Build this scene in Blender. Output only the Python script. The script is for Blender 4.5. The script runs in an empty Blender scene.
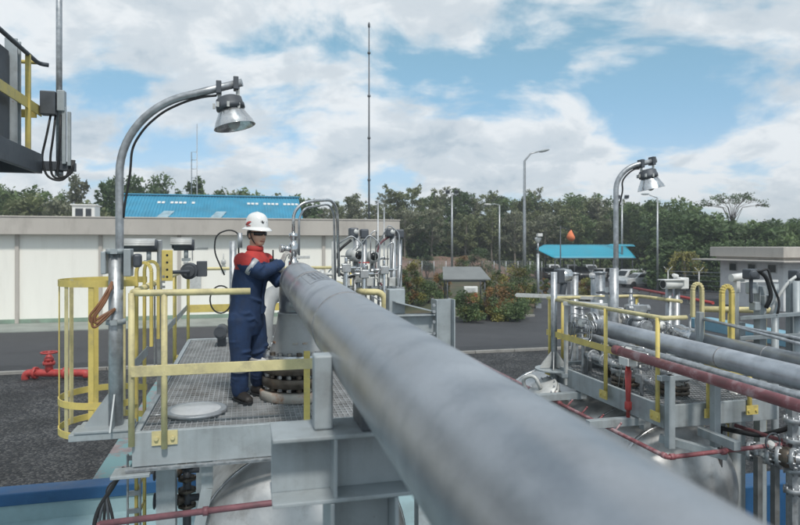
import bpy, bmesh, math, random
from mathutils import Vector, Matrix
random.seed(11)
R = math.radians
scene = bpy.context.scene
COL = scene.collection

# ------------------------------------------------------------------ camera
CAMZ = 4.47
cam_d = bpy.data.cameras.new('camera'); cam = bpy.data.objects.new('camera', cam_d); COL.objects.link(cam)
cam.location = (0, 0, CAMZ); cam.rotation_euler = (R(90), 0, 0)
cam_d.sensor_width = 36; cam_d.lens = 36*620/800; cam_d.shift_y = -17.5/800
cam_d.clip_start = .05; cam_d.clip_end = 3000
cam_d.dof.use_dof = True; cam_d.dof.focus_distance = 6.4; cam_d.dof.aperture_fstop = 2.6
scene.camera = cam

# ------------------------------------------------------------------ world
SUN_EL, SUN_AZ = 55, 163          # azimuth clockwise from +Y (north): the sun stands high behind and right of the camera
wd = bpy.data.worlds.new('World'); scene.world = wd; wd.use_nodes = True
nt = wd.node_tree; N = nt.nodes; L = nt.links
for n in list(N): N.remove(n)
out = N.new('ShaderNodeOutputWorld'); bg = N.new('ShaderNodeBackground'); L.new(bg.outputs[0], out.inputs[0])
bg.inputs[1].default_value = .1
sky = N.new('ShaderNodeTexSky'); sky.sky_type = 'NISHITA'; sky.sun_disc = False
sky.sun_elevation = R(SUN_EL); sky.sun_rotation = R(SUN_AZ); sky.air_density = 1.0; sky.dust_density = .6; sky.ozone_density = 2.0
tc = N.new('ShaderNodeTexCoord'); sp = N.new('ShaderNodeSeparateXYZ'); L.new(tc.outputs['Generated'], sp.inputs[0])
def mth(op, a, b=None, c=None):
    n = N.new('ShaderNodeMath'); n.operation = op
    for i, v in enumerate((a, b, c)):
        if v is None: continue
        if isinstance(v, (int, float)): n.inputs[i].default_value = v
        else: L.new(v, n.inputs[i])
    return n.outputs[0]
zc = mth('MAXIMUM', sp.outputs[2], 0.0)
den = mth('ADD', zc, .42)
cx = N.new('ShaderNodeCombineXYZ')
L.new(mth('DIVIDE', sp.outputs[0], den), cx.inputs[0]); L.new(mth('DIVIDE', sp.outputs[1], den), cx.inputs[1])
def cloud_noise(scale, off, detail=9, rough=.55, dist=.35, stretch=(1, 1, 1)):
    mp = N.new('ShaderNodeMapping'); mp.inputs['Location'].default_value = off; mp.inputs['Scale'].default_value = stretch
    L.new(cx.outputs[0], mp.inputs[0])
    n = N.new('ShaderNodeTexNoise'); n.inputs['Scale'].default_value = scale; n.inputs['Detail'].default_value = detail
    n.inputs['Roughness'].default_value = rough; n.inputs['Distortion'].default_value = dist
    L.new(mp.outputs[0], n.inputs['Vector']); return n.outputs[0]
def ramp(fac, stops):
    r = N.new('ShaderNodeValToRGB'); r.color_ramp.interpolation = 'EASE'
    e = r.color_ramp.elements
    while len(e) > 2: e.remove(e[-1])
    for i, (p, c) in enumerate(stops):
        el = e[i] if i < 2 else e.new(p)
        el.position = p; el.color = (c, c, c, 1) if isinstance(c, (int, float)) else (*c, 1)
    L.new(fac, r.inputs[0]); return r.outputs[0]
n1 = cloud_noise(3.0, (16.6, 30.1, 0), rough=.56, dist=.25, stretch=(.8, 1.0, 1))
cover = ramp(n1, [(.405, 0.0), (.53, .90), (.60, 1.0)])
n2 = cloud_noise(6.0, (8.3, 2.2, 0), rough=.6)
n3 = cloud_noise(1.6, (1.3, 6.2, 0), detail=5)
shade = ramp(mth('ADD', mth('ADD', mth('MULTIPLY', n2, .5), mth('MULTIPLY', n3, .35)), mth('MULTIPLY', mth('SUBTRACT', .75, n1), .5)), [(.38, (4.9, 5.8, 6.6)), (.49, (6.9, 7.5, 8.0)), (.59, (9.2, 9.5, 9.7))])
horiz = ramp(zc, [(.0, .75), (.22, 0.0)])
fac = mth('MINIMUM', mth('ADD', cover, mth('MULTIPLY', horiz, .35)), .93)
tint = N.new('ShaderNodeMix'); tint.data_type = 'RGBA'; tint.blend_type = 'MULTIPLY'; tint.inputs[0].default_value = 1
L.new(sky.outputs[0], tint.inputs[6]); L.new(ramp(zc, [(.0, (1.0, 1.15, 1.40)), (.40, (1.48, 1.80, 1.45))]), tint.inputs[7])
mx = N.new('ShaderNodeMix'); mx.data_type = 'RGBA'
L.new(fac, mx.inputs[0]); L.new(tint.outputs[2], mx.inputs[6]); L.new(shade, mx.inputs[7])
L.new(mx.outputs[2], bg.inputs[0])

# ------------------------------------------------------------------ sun
sd = bpy.data.lights.new('sun', 'SUN'); sun = bpy.data.objects.new('sun', sd); COL.objects.link(sun)
sd.energy = 2.7; sd.angle = R(6); sd.color = (1, .955, .89)
az, el = R(SUN_AZ), R(SUN_EL)
sdir = Vector((math.sin(az)*math.cos(el), math.cos(az)*math.cos(el), math.sin(el)))
sun.rotation_euler = sdir.to_track_quat('Z', 'Y').to_euler(); sun.location = (0, 0, 60)

vs = scene.view_settings
vs.view_transform = 'Standard'; vs.look = 'None'; vs.exposure = 0.0; vs.gamma = 1; vs.use_curve_mapping = False
scene.cycles.use_denoising = True
scene.cycles.max_bounces = 6; scene.cycles.diffuse_bounces = 3; scene.cycles.glossy_bounces = 3; scene.cycles.transparent_max_bounces = 6

# ------------------------------------------------------------------ frames: the plant stands turned TH to the camera
TH = math.atan(156/620); CT, ST = math.cos(TH), math.sin(TH)
F = 620.0; HY = 245.0
def w2p(X, Y): return (X*CT + Y*ST, -X*ST + Y*CT)
def p2w(b, a): return (b*CT - a*ST, b*ST + a*CT)
def atw(px, py, Y): return Vector(((px-400)/F*Y, Y, CAMZ-(py-HY)/F*Y))
def atp(px, py, Y):
    w = atw(px, py, Y); b, a = w2p(w.x, w.y); return Vector((b, a, w.z))
def gw(px, Y): return ((px-400)/F*Y, Y)
def V(*a): return Vector(a)

# ------------------------------------------------------------------ mesh builder
class MB:
    def __init__(s): s.v = []; s.f = []; s.s = []; s.m = []
    def add(s, vs, fs, smooth=False, m=0):
        o = len(s.v); s.v += [Vector(v) for v in vs]
        for f in fs: s.f.append([i+o for i in f]); s.s.append(smooth); s.m.append(m)
        return s
    def box(s, c, d, rot=None, m=0):
        c = Vector(c); h = Vector(d)/2; vs = []
        for z in (-1, 1):
            for x, y in ((-1, -1), (1, -1), (1, 1), (-1, 1)):
                p = Vector((x*h.x, y*h.y, z*h.z))
                if rot is not None: p = rot @ p
                vs.append(c+p)
        return s.add(vs, [(0, 3, 2, 1), (4, 5, 6, 7), (0, 1, 5, 4), (1, 2, 6, 5), (2, 3, 7, 6), (3, 0, 4, 7)], m=m)
    def span(s, x0, x1, y0, y1, z0, z1, m=0):
        return s.box(((x0+x1)/2, (y0+y1)/2, (z0+z1)/2), (abs(x1-x0), abs(y1-y0), abs(z1-z0)), m=m)
    def bar(s, p0, p1, w, h, up=(0, 0, 1), m=0):
        p0 = Vector(p0); p1 = Vector(p1); d = (p1-p0); ln = d.length; d.normalize()
        up = Vector(up)
        if abs(d.dot(up)) > .98: up = Vector((0, 1, 0))
        x = d.cross(up).normalized(); z = x.cross(d).normalized()
        rot = Matrix((x, d, z)).transposed()
        return s.box((p0+p1)/2, (w, ln, h), rot, m)
    def tube(s, pts, r, n=10, bend=0, seg=5, cap=True, m=0):
        pts = [Vector(p) for p in pts]
        rs = r if isinstance(r, (list, tuple)) else None
        if bend and len(pts) > 2:
            q = [pts[0]]
            for i in range(1, len(pts)-1):
                a, b, c = pts[i-1], pts[i], pts[i+1]
                d0 = (a-b); d1 = (c-b)
                k = min(bend, d0.length*.49, d1.length*.49)
                A = b+d0.normalized()*k; B = b+d1.normalized()*k
                for j in range(seg+1):
                    t = j/seg; q.append(A*(1-t)**2 + b*2*t*(1-t) + B*t*t)
            q.append(pts[-1]); pts = q
        n_p = len(pts)
        tang = []
        for i in range(n_p):
            t = (pts[min(i+1, n_p-1)]-pts[max(i-1, 0)])
            tang.append(t.normalized() if t.length > 1e-9 else Vector((0, 0, 1)))
        t0 = tang[0]; ref = Vector((0, 0, 1)) if abs(t0.z) < .9 else Vector((1, 0, 0))
        x = t0.cross(ref).normalized(); vs = []
        for i in range(n_p):
            t = tang[i]; x = (x - t*x.dot(t)).normalized(); y = t.cross(x)
            rr = rs[i] if rs else r
            for k in range(n):
                an = 2*math.pi*k/n; vs.append(pts[i] + x*(math.cos(an)*rr) + y*(math.sin(an)*rr))
        fs = []
        for i in range(n_p-1):
            for k in range(n):
                k2 = (k+1) % n; fs.append((i*n+k, i*n+k2, (i+1)*n+k2, (i+1)*n+k))
        o = len(s.v); s.add(vs, fs, True, m)
        if cap:
            s.f.append([o+k for k in range(n)][::-1]); s.s.append(False); s.m.append(m)
            s.f.append([o+(n_p-1)*n+k for k in range(n)]); s.s.append(False); s.m.append(m)
        return s
    def lathe(s, prof, c=(0, 0, 0), axis=(0, 0, 1), n=24, m=0, smooth=True, sx=1, sy=1):
        c = Vector(c); q = Vector((0, 0, 1)).rotation_difference(Vector(axis).normalized()); vs = []
        for r, z in prof:
            for k in range(n):
                an = 2*math.pi*k/n; vs.append(c + q @ Vector((r*math.cos(an)*sx, r*math.sin(an)*sy, z)))
        fs = []
        for i in range(len(prof)-1):
            for k in range(n):
                k2 = (k+1) % n; fs.append((i*n+k, i*n+k2, (i+1)*n+k2, (i+1)*n+k))
        o = len(s.v); s.add(vs, fs, smooth, m)
        if prof[0][0] > 1e-4: s.f.append([o+k for k in range(n)][::-1]); s.s.append(False); s.m.append(m)
        if prof[-1][0] > 1e-4: s.f.append([o+(len(prof)-1)*n+k for k in range(n)]); s.s.append(False); s.m.append(m)
        return s
    def cyl(s, p0, p1, r, n=16, m=0):
        return s.tube([p0, p1], r, n, m=m)
    def ball(s, c, r, n=14, m=0, rot=None):
        c = Vector(c); rx, ry, rz = (r, r, r) if isinstance(r, (int, float)) else r
        h = max(4, n//2); vs = []; fs = []
        for i in range(h+1):
            ph = math.pi*i/h
            for k in range(n):
                an = 2*math.pi*k/n
                p = Vector((rx*math.sin(ph)*math.cos(an), ry*math.sin(ph)*math.sin(an), -rz*math.cos(ph)))
                vs.append(c + (rot @ p if rot is not None else p))
        for i in range(h):
            for k in range(n):
                k2 = (k+1) % n; fs.append((i*n+k, i*n+k2, (i+1)*n+k2, (i+1)*n+k))
        return s.add(vs, fs, True, m)
    def ibeam(s, p0, p1, h, w, tf=.014, tw=.01, up=(0, 0, 1), m=0):
        p0 = Vector(p0); p1 = Vector(p1); d = (p1-p0).normalized(); up = Vector(up)
        x = d.cross(up).normalized(); z = x.cross(d).normalized()
        s.bar(p0+z*(h/2-tf/2), p1+z*(h/2-tf/2), w, tf, z, m); s.bar(p0-z*(h/2-tf/2), p1-z*(h/2-tf/2), w, tf, z, m)
        return s.bar(p0, p1, tw, h-2*tf, z, m)
    def flange(s, c, axis, r, t, nb=12, br=.012, bl=None):
        c = Vector(c); ax = Vector(axis).normalized()
        s.lathe([(r-.004, -t/2), (r, -t/2+.004), (r, t/2-.004), (r-.004, t/2)], c, ax, 32)
        if nb:
            q = Vector((0, 0, 1)).rotation_difference(ax); bl = bl or t*1.9
            for k in range(nb):
                an = 2*math.pi*k/nb; p = c + q @ Vector((math.cos(an)*r*.85, math.sin(an)*r*.85, 0))
                s.tube([p-ax*bl/2, p+ax*bl/2], br, 6)
        return s
    def extrude(s, poly, dvec, m=0, smooth=False):
        n = len(poly); p = [Vector(v) for v in poly]; d = Vector(dvec)
        return s.add(p+[v+d for v in p], [tuple(range(n))[::-1], tuple(range(n, 2*n))] + [(i, (i+1) % n, (i+1) % n+n, i+n) for i in range(n)], smooth, m)
    def mesh(s, name, mats, org):
        me = bpy.data.meshes.new(name); org = Vector(org)
        me.from_pydata([v-org for v in s.v], [], s.f)
        me.polygons.foreach_set('use_smooth', s.s); me.polygons.foreach_set('material_index', s.m)
        for mt in (mats if isinstance(mats, (list, tuple)) else [mats]): me.materials.append(mt)
        bm = bmesh.new(); bm.from_mesh(me); bmesh.ops.recalc_face_normals(bm, faces=bm.faces); bm.to_mesh(me); bm.free()
        return me

ORG = {}
def place(o, org, frame):
    if frame == 'P':
        x, y = p2w(org[0], org[1]); o.location = (x, y, org[2]); o.rotation_euler = (0, 0, TH)
    else: o.location = org
def tag(o, label=None, cat=None, group=None, kind=None):
    if label: o['label'] = label
    if cat: o['category'] = cat
    if group: o['group'] = group
    if kind: o['kind'] = kind
    return o
def thing(name, label, cat, org, frame='P', group=None):
    o = bpy.data.objects.new(name, None); COL.objects.link(o); o.empty_display_size = .2
    org = Vector(org); place(o, org, frame); ORG[o.name] = (org, frame)
    return tag(o, label, cat, group)
def bev(o, w):
    if w:
        md = o.modifiers.new('edge', 'BEVEL'); md.width = w; md.segments = 2; md.limit_method = 'ANGLE'; md.angle_limit = R(50)
def part(mb, name, mats, parent, bevel=0, label=None):
    org, fr = ORG[parent.name]
    o = bpy.data.objects.new(name, mb.mesh(name, mats, org)); COL.objects.link(o); o.parent = parent
    ORG[o.name] = (org, fr); bev(o, bevel)
    if label: o['label'] = label
    return o
def solo(mb, name, mats, label, cat, org, frame='P', group=None, bevel=0):
    org = Vector(org)
    o = bpy.data.objects.new(name, mb.mesh(name, mats, org)); COL.objects.link(o); place(o, org, frame); ORG[o.name] = (org, frame); bev(o, bevel)
    return tag(o, label, cat, group)
def struct(mb, name, mats, frame='P', bevel=0, kind='structure'):
    o = bpy.data.objects.new(name, mb.mesh(name, mats, (0, 0, 0))); COL.objects.link(o); place(o, Vector((0, 0, 0)), frame); bev(o, bevel)
    o['kind'] = kind; return o
def copy_tree(o, parent=None):
    c = o.copy(); COL.objects.link(c); c.parent = parent
    for ch in list(o.children): copy_tree(ch, c)
    return c

# ------------------------------------------------------------------ materials
def M(name, col, rough=.5, metal=0.0, var=.12, scale=6.0, dirt=None, dirt_amt=.5, dirt_scale=3.0, dirt_lo=.52, dirt_hi=.68, bump=0.0, bscale=80.0, rvar=.12, grain=.0, gscale=180, stretch=None, coat=0, chips=None, chip_scale=16, chip_lo=.66, streak=0):
    m = bpy.data.materials.new(name); m.use_nodes = True
    nt = m.node_tree; N = nt.nodes; L = nt.links; bs = N['Principled BSDF']
    tc = N.new('ShaderNodeTexCoord'); src = tc.outputs['Object']
    if stretch:
        mp = N.new('ShaderNodeMapping'); mp.inputs['Scale'].default_value = stretch; L.new(src, mp.inputs[0]); src = mp.outputs[0]
    def noise(sc, det=6, ro=.6):
        n = N.new('ShaderNodeTexNoise'); n.inputs['Scale'].default_value = sc; n.inputs['Detail'].default_value = det; n.inputs['Roughness'].default_value = ro
        L.new(src, n.inputs['Vector']); return n.outputs[0]
    def mapr(v, a, b, c, d):
        n = N.new('ShaderNodeMapRange'); L.new(v, n.inputs[0])
        for i, k in enumerate((a, b, c, d)): n.inputs[i+1].default_value = k
        return n.outputs[0]
    def mix(f, a, b, mode='MIX'):
        n = N.new('ShaderNodeMix'); n.data_type = 'RGBA'; n.blend_type = mode
        if isinstance(f, (int, float)): n.inputs[0].default_value = f
        else: L.new(f, n.inputs[0])
        for i, k in ((6, a), (7, b)):
            if isinstance(k, tuple): n.inputs[i].default_value = (*k[:3], 1)
            else: L.new(k, n.inputs[i])
        return n.outputs[2]
    n1 = noise(scale)
    lo = tuple(c*(1-var*1.6) for c in col); hi = tuple(min(1, c*(1+var)) for c in col)
    c = mix(mapr(n1, .3, .7, 0, 1), lo, hi)
    if grain:
        g = noise(gscale, 2, .7)
        c = mix(mapr(g, .3, .7, 0, 1), c, mix(1.0, c, (1-grain, 1-grain, 1-grain), 'MULTIPLY'))
    if dirt:
        dn = noise(dirt_scale, 10, .68)
        c = mix(mapr(dn, dirt_lo, dirt_hi, 0, dirt_amt), c, dirt)
    if chips:
        c = mix(mapr(noise(chip_scale, 8, .7), chip_lo, chip_lo+.03, 0, .9), c, chips)
    if streak:
        mp = N.new('ShaderNodeMapping'); mp.inputs['Scale'].default_value = (9, 9, .5); L.new(tc.outputs['Object'], mp.inputs[0])
        n = N.new('ShaderNodeTexNoise'); n.inputs['Scale'].default_value = 1; n.inputs['Detail'].default_value = 5; L.new(mp.outputs[0], n.inputs['Vector'])
        c = mix(mapr(n.outputs[0], .5, .75, 0, streak), c, mix(1.0, c, (.55, .52, .48), 'MULTIPLY'))
    L.new(c, bs.inputs['Base Color'])
    L.new(mapr(n1, .3, .7, max(.03, rough-rvar), min(1, rough+rvar)), bs.inputs['Roughness'])
    bs.inputs['Metallic'].default_value = metal
    if coat: bs.inputs['Coat Weight'].default_value = coat
    if bump:
        bn = N.new('ShaderNodeBump'); bn.inputs['Strength'].default_value = 1; bn.inputs['Distance'].default_value = bump
        L.new(noise(bscale, 5, .6), bn.inputs['Height']); L.new(bn.outputs[0], bs.inputs['Normal'])
    return m

m_pipe = M('bare_pipe_steel', (.47, .485, .51), .38, .82, .20, 2.0, (.15, .17, .205), .55, 3.6, .50, .70, .0006, 60, grain=.14, chips=(.10, .11, .13), chip_scale=7, chip_lo=.69)
m_pipe2 = M('galvanised_process_pipe', (.47, .50, .54), .40, .6, .16, 4, (.30, .32, .35), .3, 6, .5, .7, grain=.08)
m_steel = M('grey_painted_steel', (.37, .41, .43), .48, .1, .10, 5, (.19, .19, .185), .55, 4, .54, .72, grain=.06, chips=(.16, .10, .07), chip_scale=14, chip_lo=.70, streak=.5)
m_galv = M('galvanised_steel', (.42, .44, .46), .42, .6, .2, 14, (.22, .22, .22), .4, 5)
m_darksteel = M('dark_grey_steel', (.085, .095, .11), .5, .2, .15, 5, (.05, .05, .05), .5, 4)
m_yel = M('yellow_paint', (.66, .53, .16), .5, 0, .10, 6, (.38, .32, .17), .6, 7, .52, .68, grain=.06, chips=(.20, .11, .06), chip_scale=22, chip_lo=.69)
m_yeldull = M('faded_yellow_paint', (.68, .60, .32), .55, 0, .12, 6, (.34, .30, .20), .6, 8, .5, .66, grain=.08, chips=(.20, .12, .07), chip_scale=22, chip_lo=.69)
m_vessel = M('aluminium_cladding', (.56, .56, .555), .42, .82, .18, 2.2, (.26, .24, .22), .6, 3.6, .5, .68, .004, 4, rvar=.15)
m_red = M('red_paint', (.42, .05, .045), .5, 0, .2, 7, (.18, .05, .045), .6, 6)
m_redworn = M('worn_red_pipe_paint', (.28, .09, .10), .5, 0, .25, 5, (.46, .38, .39), .75, 5, .50, .66)
m_redbrown = M('faded_maroon_paint', (.20, .085, .10), .6, 0, .25, 7, (.10, .07, .075), .6, 6)
m_white = M('white_paint', (.72, .72, .70), .45, 0, .06, 5, (.45, .44, .41), .45, 5)
m_offwhite = M('pale_grey_enamel', (.52, .53, .52), .42, .1, .10, 7, (.28, .26, .23), .5, 6)
m_chrome = M('bright_steel', (.60, .61, .62), .25, .9, .15, 9, (.25, .24, .22), .5, 7)
m_black = M('black_rubber', (.015, .016, .018), .55, 0, .2, 10)
m_dkflange = M('dark_oiled_flange', (.13, .11, .09), .4, .6, .3, 12, (.20, .13, .08), .5, 8)
m_rustring = M('rust_stained_ring', (.46, .44, .40), .6, .1, .2, 6, (.28, .13, .06), .85, 6, .47, .62)
m_blue = M('blue_wall_paint', (.016, .082, .20), .5, 0, .15, 2, (.03, .12, .24), .5, 3)
m_cyan = M('pale_cyan_wall_paint', (.30, .43, .46), .65, 0, .12, 1.2, (.22, .30, .31), .6, 1.3, .45, .65, grain=.05)
m_orangehose = M('orange_brown_hose', (.22, .10, .05), .5, 0, .2, 9)
m_glass = M('dark_glass', (.012, .014, .016), .08, 0, .1, 4)
# ================================================================== SETTING
def sstep(a, b, x):
    t = max(0, min(1, (x-a)/(b-a))); return t*t*(3-2*t)
def hill(X, Y):
    h = 6.0*sstep(84, 128, Y+.10*abs(X-10)) + 4*sstep(125, 260, Y)
    h += (.5*math.sin(X*.13+Y*.07)+.4*math.sin(X*.31-Y*.19)) * sstep(88, 110, Y)
    return h
m_earth = M('dry_grass_earth', (.075, .085, .045), .95, 0, .25, .3, (.14, .085, .055), .8, .12, .48, .62, .03, 8, grain=.3, gscale=6)
m_gravel = bpy.data.materials.new('dark_gravel'); m_gravel.use_nodes = True
def gravel_nodes(m, lo, mid, hi, sc):
    nt = m.node_tree; N = nt.nodes; L = nt.links; bs = N['Principled BSDF']; bs.inputs['Roughness'].default_value = .8
    tc = N.new('ShaderNodeTexCoord'); v = N.new('ShaderNodeTexVoronoi'); v.inputs['Scale'].default_value = sc
    ns = N.new('ShaderNodeTexNoise'); ns.inputs['Scale'].default_value = .7; ns.inputs['Detail'].default_value = 8; L.new(tc.outputs['Object'], ns.inputs['Vector'])
    L.new(tc.outputs['Object'], v.inputs['Vector'])
    sp = N.new('ShaderNodeSeparateColor'); L.new(v.outputs['Color'], sp.inputs[0])
    rp = N.new('ShaderNodeValToRGB'); e = rp.color_ramp.elements
    e[0].position = .15; e[0].color = (*lo, 1); e[1].position = .9; e[1].color = (*hi, 1); k = e.new(.6); k.color = (*mid, 1)
    L.new(sp.outputs[0], rp.inputs[0])
    mr = N.new('ShaderNodeMapRange'); L.new(ns.outputs[0], mr.inputs[0]); mr.inputs[1].default_value = .35; mr.inputs[2].default_value = .65; mr.inputs[3].default_value = .5; mr.inputs[4].default_value = 1.35
    mx = N.new('ShaderNodeMix'); mx.data_type = 'RGBA'; mx.blend_type = 'MULTIPLY'; mx.inputs[0].default_value = 1
    L.new(rp.outputs[0], mx.inputs[6]); L.new(mr.outputs[0], mx.inputs[7]); L.new(mx.outputs[2], bs.inputs['Base Color'])
    bp = N.new('ShaderNodeBump'); bp.inputs['Distance'].default_value = .02; bp.invert = True; L.new(v.outputs['Distance'], bp.inputs['Height']); L.new(bp.outputs[0], bs.inputs['Normal'])
gravel_nodes(m_gravel, (.010, .011, .013), (.025, .026, .030), (.095, .093, .09), 24)
m_asphalt = M('asphalt', (.064, .065, .071), .78, 0, .2, .22, (.036, .036, .040), .75, .3, .47, .64, .004, 120, grain=.35, gscale=90)
m_kerb = M('kerb_concrete', (.30, .29, .27), .85, 0, .15, 2, (.14, .13, .12), .7, 1.5, grain=.15)
m_greenpaint = M('worn_green_paint', (.24, .33, .26), .8, 0, .2, .8, (.22, .22, .2), .8, .7)
m_wall = M('white_wall_panel', (.87, .85, .785), .6, 0, .02, .4, (.55, .52, .46), .22, 1.1, .50, .74, stretch=(1.6, 1.6, .22))
m_fascia = M('beige_concrete_fascia', (.47, .435, .395), .75, 0, .07, .5, (.33, .30, .27), .6, 1.1, stretch=(1, 1, .35))
m_blueroof = M('blue_roof_sheet', (.045, .27, .42), .45, 0, .12, .6, (.10, .30, .40), .5, .8)
m_canopy = M('turquoise_canopy_sheet', (.02, .30, .42), .5, 0, .08, .4)
m_soil = M('red_soil', (.20, .125, .10), .95, 0, .25, .8, (.09, .09, .05), .8, .6, .45, .6, .05, 4)

g = MB()
xs = [-400, -250, -160, -120] + [-100+6*i for i in range(38)] + [150, 220, 300, 450]
ys = [-60, -20, 0, 20, 40, 60, 75] + [82+4*i for i in range(30)] + [220, 300, 500, 900]
for y in ys:
    for x in xs: g.v.append(V(x, y, hill(x, y) if y > 80 else 0))
nx = len(xs)
for j in range(len(ys)-1):
    for i in range(nx-1): g.f.append([j*nx+i, j*nx+i+1, (j+1)*nx+i+1, (j+1)*nx+i]); g.s.append(True); g.m.append(0)
struct(g, 'ground', m_earth, 'W')
g = MB(); g.add([(-45, -25, .004), (60, -25, .004), (60, 24, .004), (-45, 24, .004)], [(0, 1, 2, 3)]); struct(g, 'gravel_yard', m_gravel)
g = MB(); g.add([(-60, 24.2, .006), (70, 24.2, .006), (70, 35.4, .006), (-60, 35.4, .006)], [(0, 1, 2, 3)]); struct(g, 'road', m_asphalt)
g = MB(); e0 = w2p(*gw(533, 40)); e1 = w2p(*gw(540, 82)); g.add([(17.62, 35.42, .008), (75, 35.42, .008), (75, 78, .008), (e1[0], e1[1], .008), (e0[0], e0[1], .008)], [(0, 1, 2, 3, 4)]); struct(g, 'asphalt_yard', m_asphalt)
g = MB()
for k in range(60): g.span(-45+1.75*k, -45+1.75*k+1.735, 24.0, 24.16, -.05, .11)
struct(g, 'kerb', m_kerb, bevel=.015)
g = MB(); g.span(9.6, 17.6, 35.45, 35.65, -.05, .13); struct(g, 'garden_kerb', m_kerb, bevel=.02)
g = MB(); g.add([(-60, 35.42, .05), (9.4, 35.42, .05), (9.4, 39.1, .05), (-60, 39.1, .05)], [(0, 1, 2, 3)])
g.add([(-60, 35.42, 0), (9.4, 35.42, 0), (9.4, 35.42, .05), (-60, 35.42, .05)], [(0, 1, 2, 3)]); struct(g, 'apron', M('pale_apron_concrete', (.27, .29, .265), .85, 0, .15, .8, (.17, .20, .17), .6, .6))
g = MB(); g.add([(-60, 24.2, .011), (70, 24.2, .011), (70, 25.6, .011), (-60, 25.9, .011)], [(0, 1, 2, 3)]); struct(g, 'road_patch', M('fresh_asphalt_strip', (.036, .037, .041), .7, 0, .25, .5, (.055, .055, .06), .6, 1.2, grain=.3, gscale=60))
# red soil cutting at the foot of the wooded slope
g = MB(); nxx, nzz = 34, 9; rr = random.Random(4)
for j in range(nzz):
    for i in range(nxx):
        t = j/(nzz-1); x = -8+i*.85; amp = 2.9+.25*math.sin(i*.35)+.2*math.sin(i*.9)
        if i > 22: amp *= max(.12, 1-(i-22)/11)
        g.v.append(V(x+rr.uniform(-.3, .3), 85+5.5*t**1.5+rr.uniform(-.35, .35), amp*t**.8+(rr.uniform(-.2, .2) if 0 < t < 1 else 0)-.1))
for j in range(nzz-1):
    for i in range(nxx-1): g.f.append([j*nxx+i, j*nxx+i+1, (j+1)*nxx+i+1, (j+1)*nxx+i]); g.s.append(True); g.m.append(0)
struct(g, 'earth_bank', m_soil, 'W')

# ------------------------------------------------------------------ long control building
bd = thing('control_building', 'long low white windowless building with a deep beige fascia across the road', 'building', (-8, 39.2, 0))
mb = MB(); x0 = -34; pan = []
for k in range(10): mb.span(x0+4.32*k+.006, x0+4.32*(k+1)-.006, 39.2, 39.4, .28, 5.06)
part(mb, 'wall', m_wall, bd)
mb = MB(); mb.span(x0, 9.2, 39.4, 48, 0, 5.06); part(mb, 'side_wall', m_wall, bd)
mb = MB(); mb.span(x0-.02, 9.22, 39.16, 39.2, 0, .28); part(mb, 'plinth', m_greenpaint, bd)
mb = MB(); mb.span(x0-.5, 9.7, 38.6, 48.6, 5.06, 6.02); mb.span(x0-.54, 9.74, 38.56, 48.64, 6.02, 6.1); f_ = part(mb, 'roof_fascia', m_fascia, bd, .02)
for k in range(10):
    mb = MB(); mb.span(x0+4.32*k-.10, x0+4.32*k+.10, 39.08, 39.19, .05, 5.055); part(mb, 'pilaster', m_fascia, bd, .01)
mb = MB(); mb.span(-3.2, -2.5, 39.04, 39.19, 1.7, 2.9); part(mb, 'wall_panel_box', m_offwhite, bd, .02)
for bx in (-3.35, -1.2):
    mb = MB(); mb.tube([(bx, 39.19, 3.6), (bx, 38.9, 3.6), (bx, 38.9, 3.95)], .035, 8, .05); mb.lathe([(.05, 0), (.14, .05), (.15, .25), (.06, .33)], (bx, 38.9, 3.28)); part(mb, 'wall_lamp', m_offwhite, bd)
mb = MB(); p0 = atp(203, 258, 37.5)
mb.tube([(p0.x-.6, 39.15, p0.z-.1), (p0.x-.6, 39.15, p0.z+.6), (p0.x+.3, 39.15, p0.z+.6)], .03, 8, .1); part(mb, 'conduit', m_galv, bd)
# rooftop cabin
w = atp(104, 217, 46); ac = thing('rooftop_cabin', 'small white louvred cabin standing on the beige roof edge of the long building', 'rooftop unit', (w.x, 45, 6.1))
mb = MB(); mb.span(w.x-.75, w.x+.6, 44.2, 45.8, 6.1, 7.05); part(mb, 'cabinet', m_white, ac, .03)
mb = MB(); mb.span(w.x-.85, w.x+.7, 44.1, 45.9, 7.05, 7.12); part(mb, 'lid', m_white, ac, .01)
for k in (0, 1):
    mb = MB(); mb.span(w.x-.55+.62*k, w.x-.1+.5*k, 44.17, 44.2, 6.25, 6.85)
    for q in range(5): mb.span(w.x-.55+.62*k, w.x-.1+.5*k, 44.12, 44.17, 6.28+.12*q, 6.31+.12*q)
    part(mb, 'louvre', m_darksteel, ac)
# blue roofed workshop behind
pA = w2p(*gw(120, 62)); pB = w2p(*gw(301, 66)); bA, bB, aR = pA[0], pB[0], 62
br = thing('blue_roofed_building', 'big workshop with a bright blue sheet metal roof behind the long white building', 'building', ((bA+bB)/2, aR, 0))
mb = MB(); mb.span(bA+.6, bB-.8, aR+.6, aR+15, 0, 6.0); part(mb, 'wall', m_wall, br)
mb = MB(); n = 60
for k in range(n):
    u0 = bA+(bB-bA)*k/n; u1 = bA+(bB-bA)*(k+1)/n; d = (u1-u0)
    e0, e1 = aR, aR+7.8
    ins = lambda u: u
    pr = [(0, 0), (.35, 0), (.45, .07), (.75, .07), (.85, 0), (1, 0)]
    for q in range(5):
        (s0, h0), (s1, h1) = pr[q], pr[q+1]
        mb.add([(u0+d*s0, e0, 6.0+h0), (u0+d*s1, e0, 6.0+h1), (u0+d*s1, e1, 9.7+h1), (u0+d*s0, e1, 9.7+h0)], [(0, 1, 2, 3)])
        mb.add([(u0+d*s0, e1+7.8, 6.0+h0), (u0+d*s1, e1+7.8, 6.0+h1), (u0+d*s1, e1+.01, 9.7+h1), (u0+d*s0, e1+.01, 9.7+h0)], [(0, 1, 2, 3)])
rf = part(mb, 'roof', m_blueroof, br)
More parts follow.
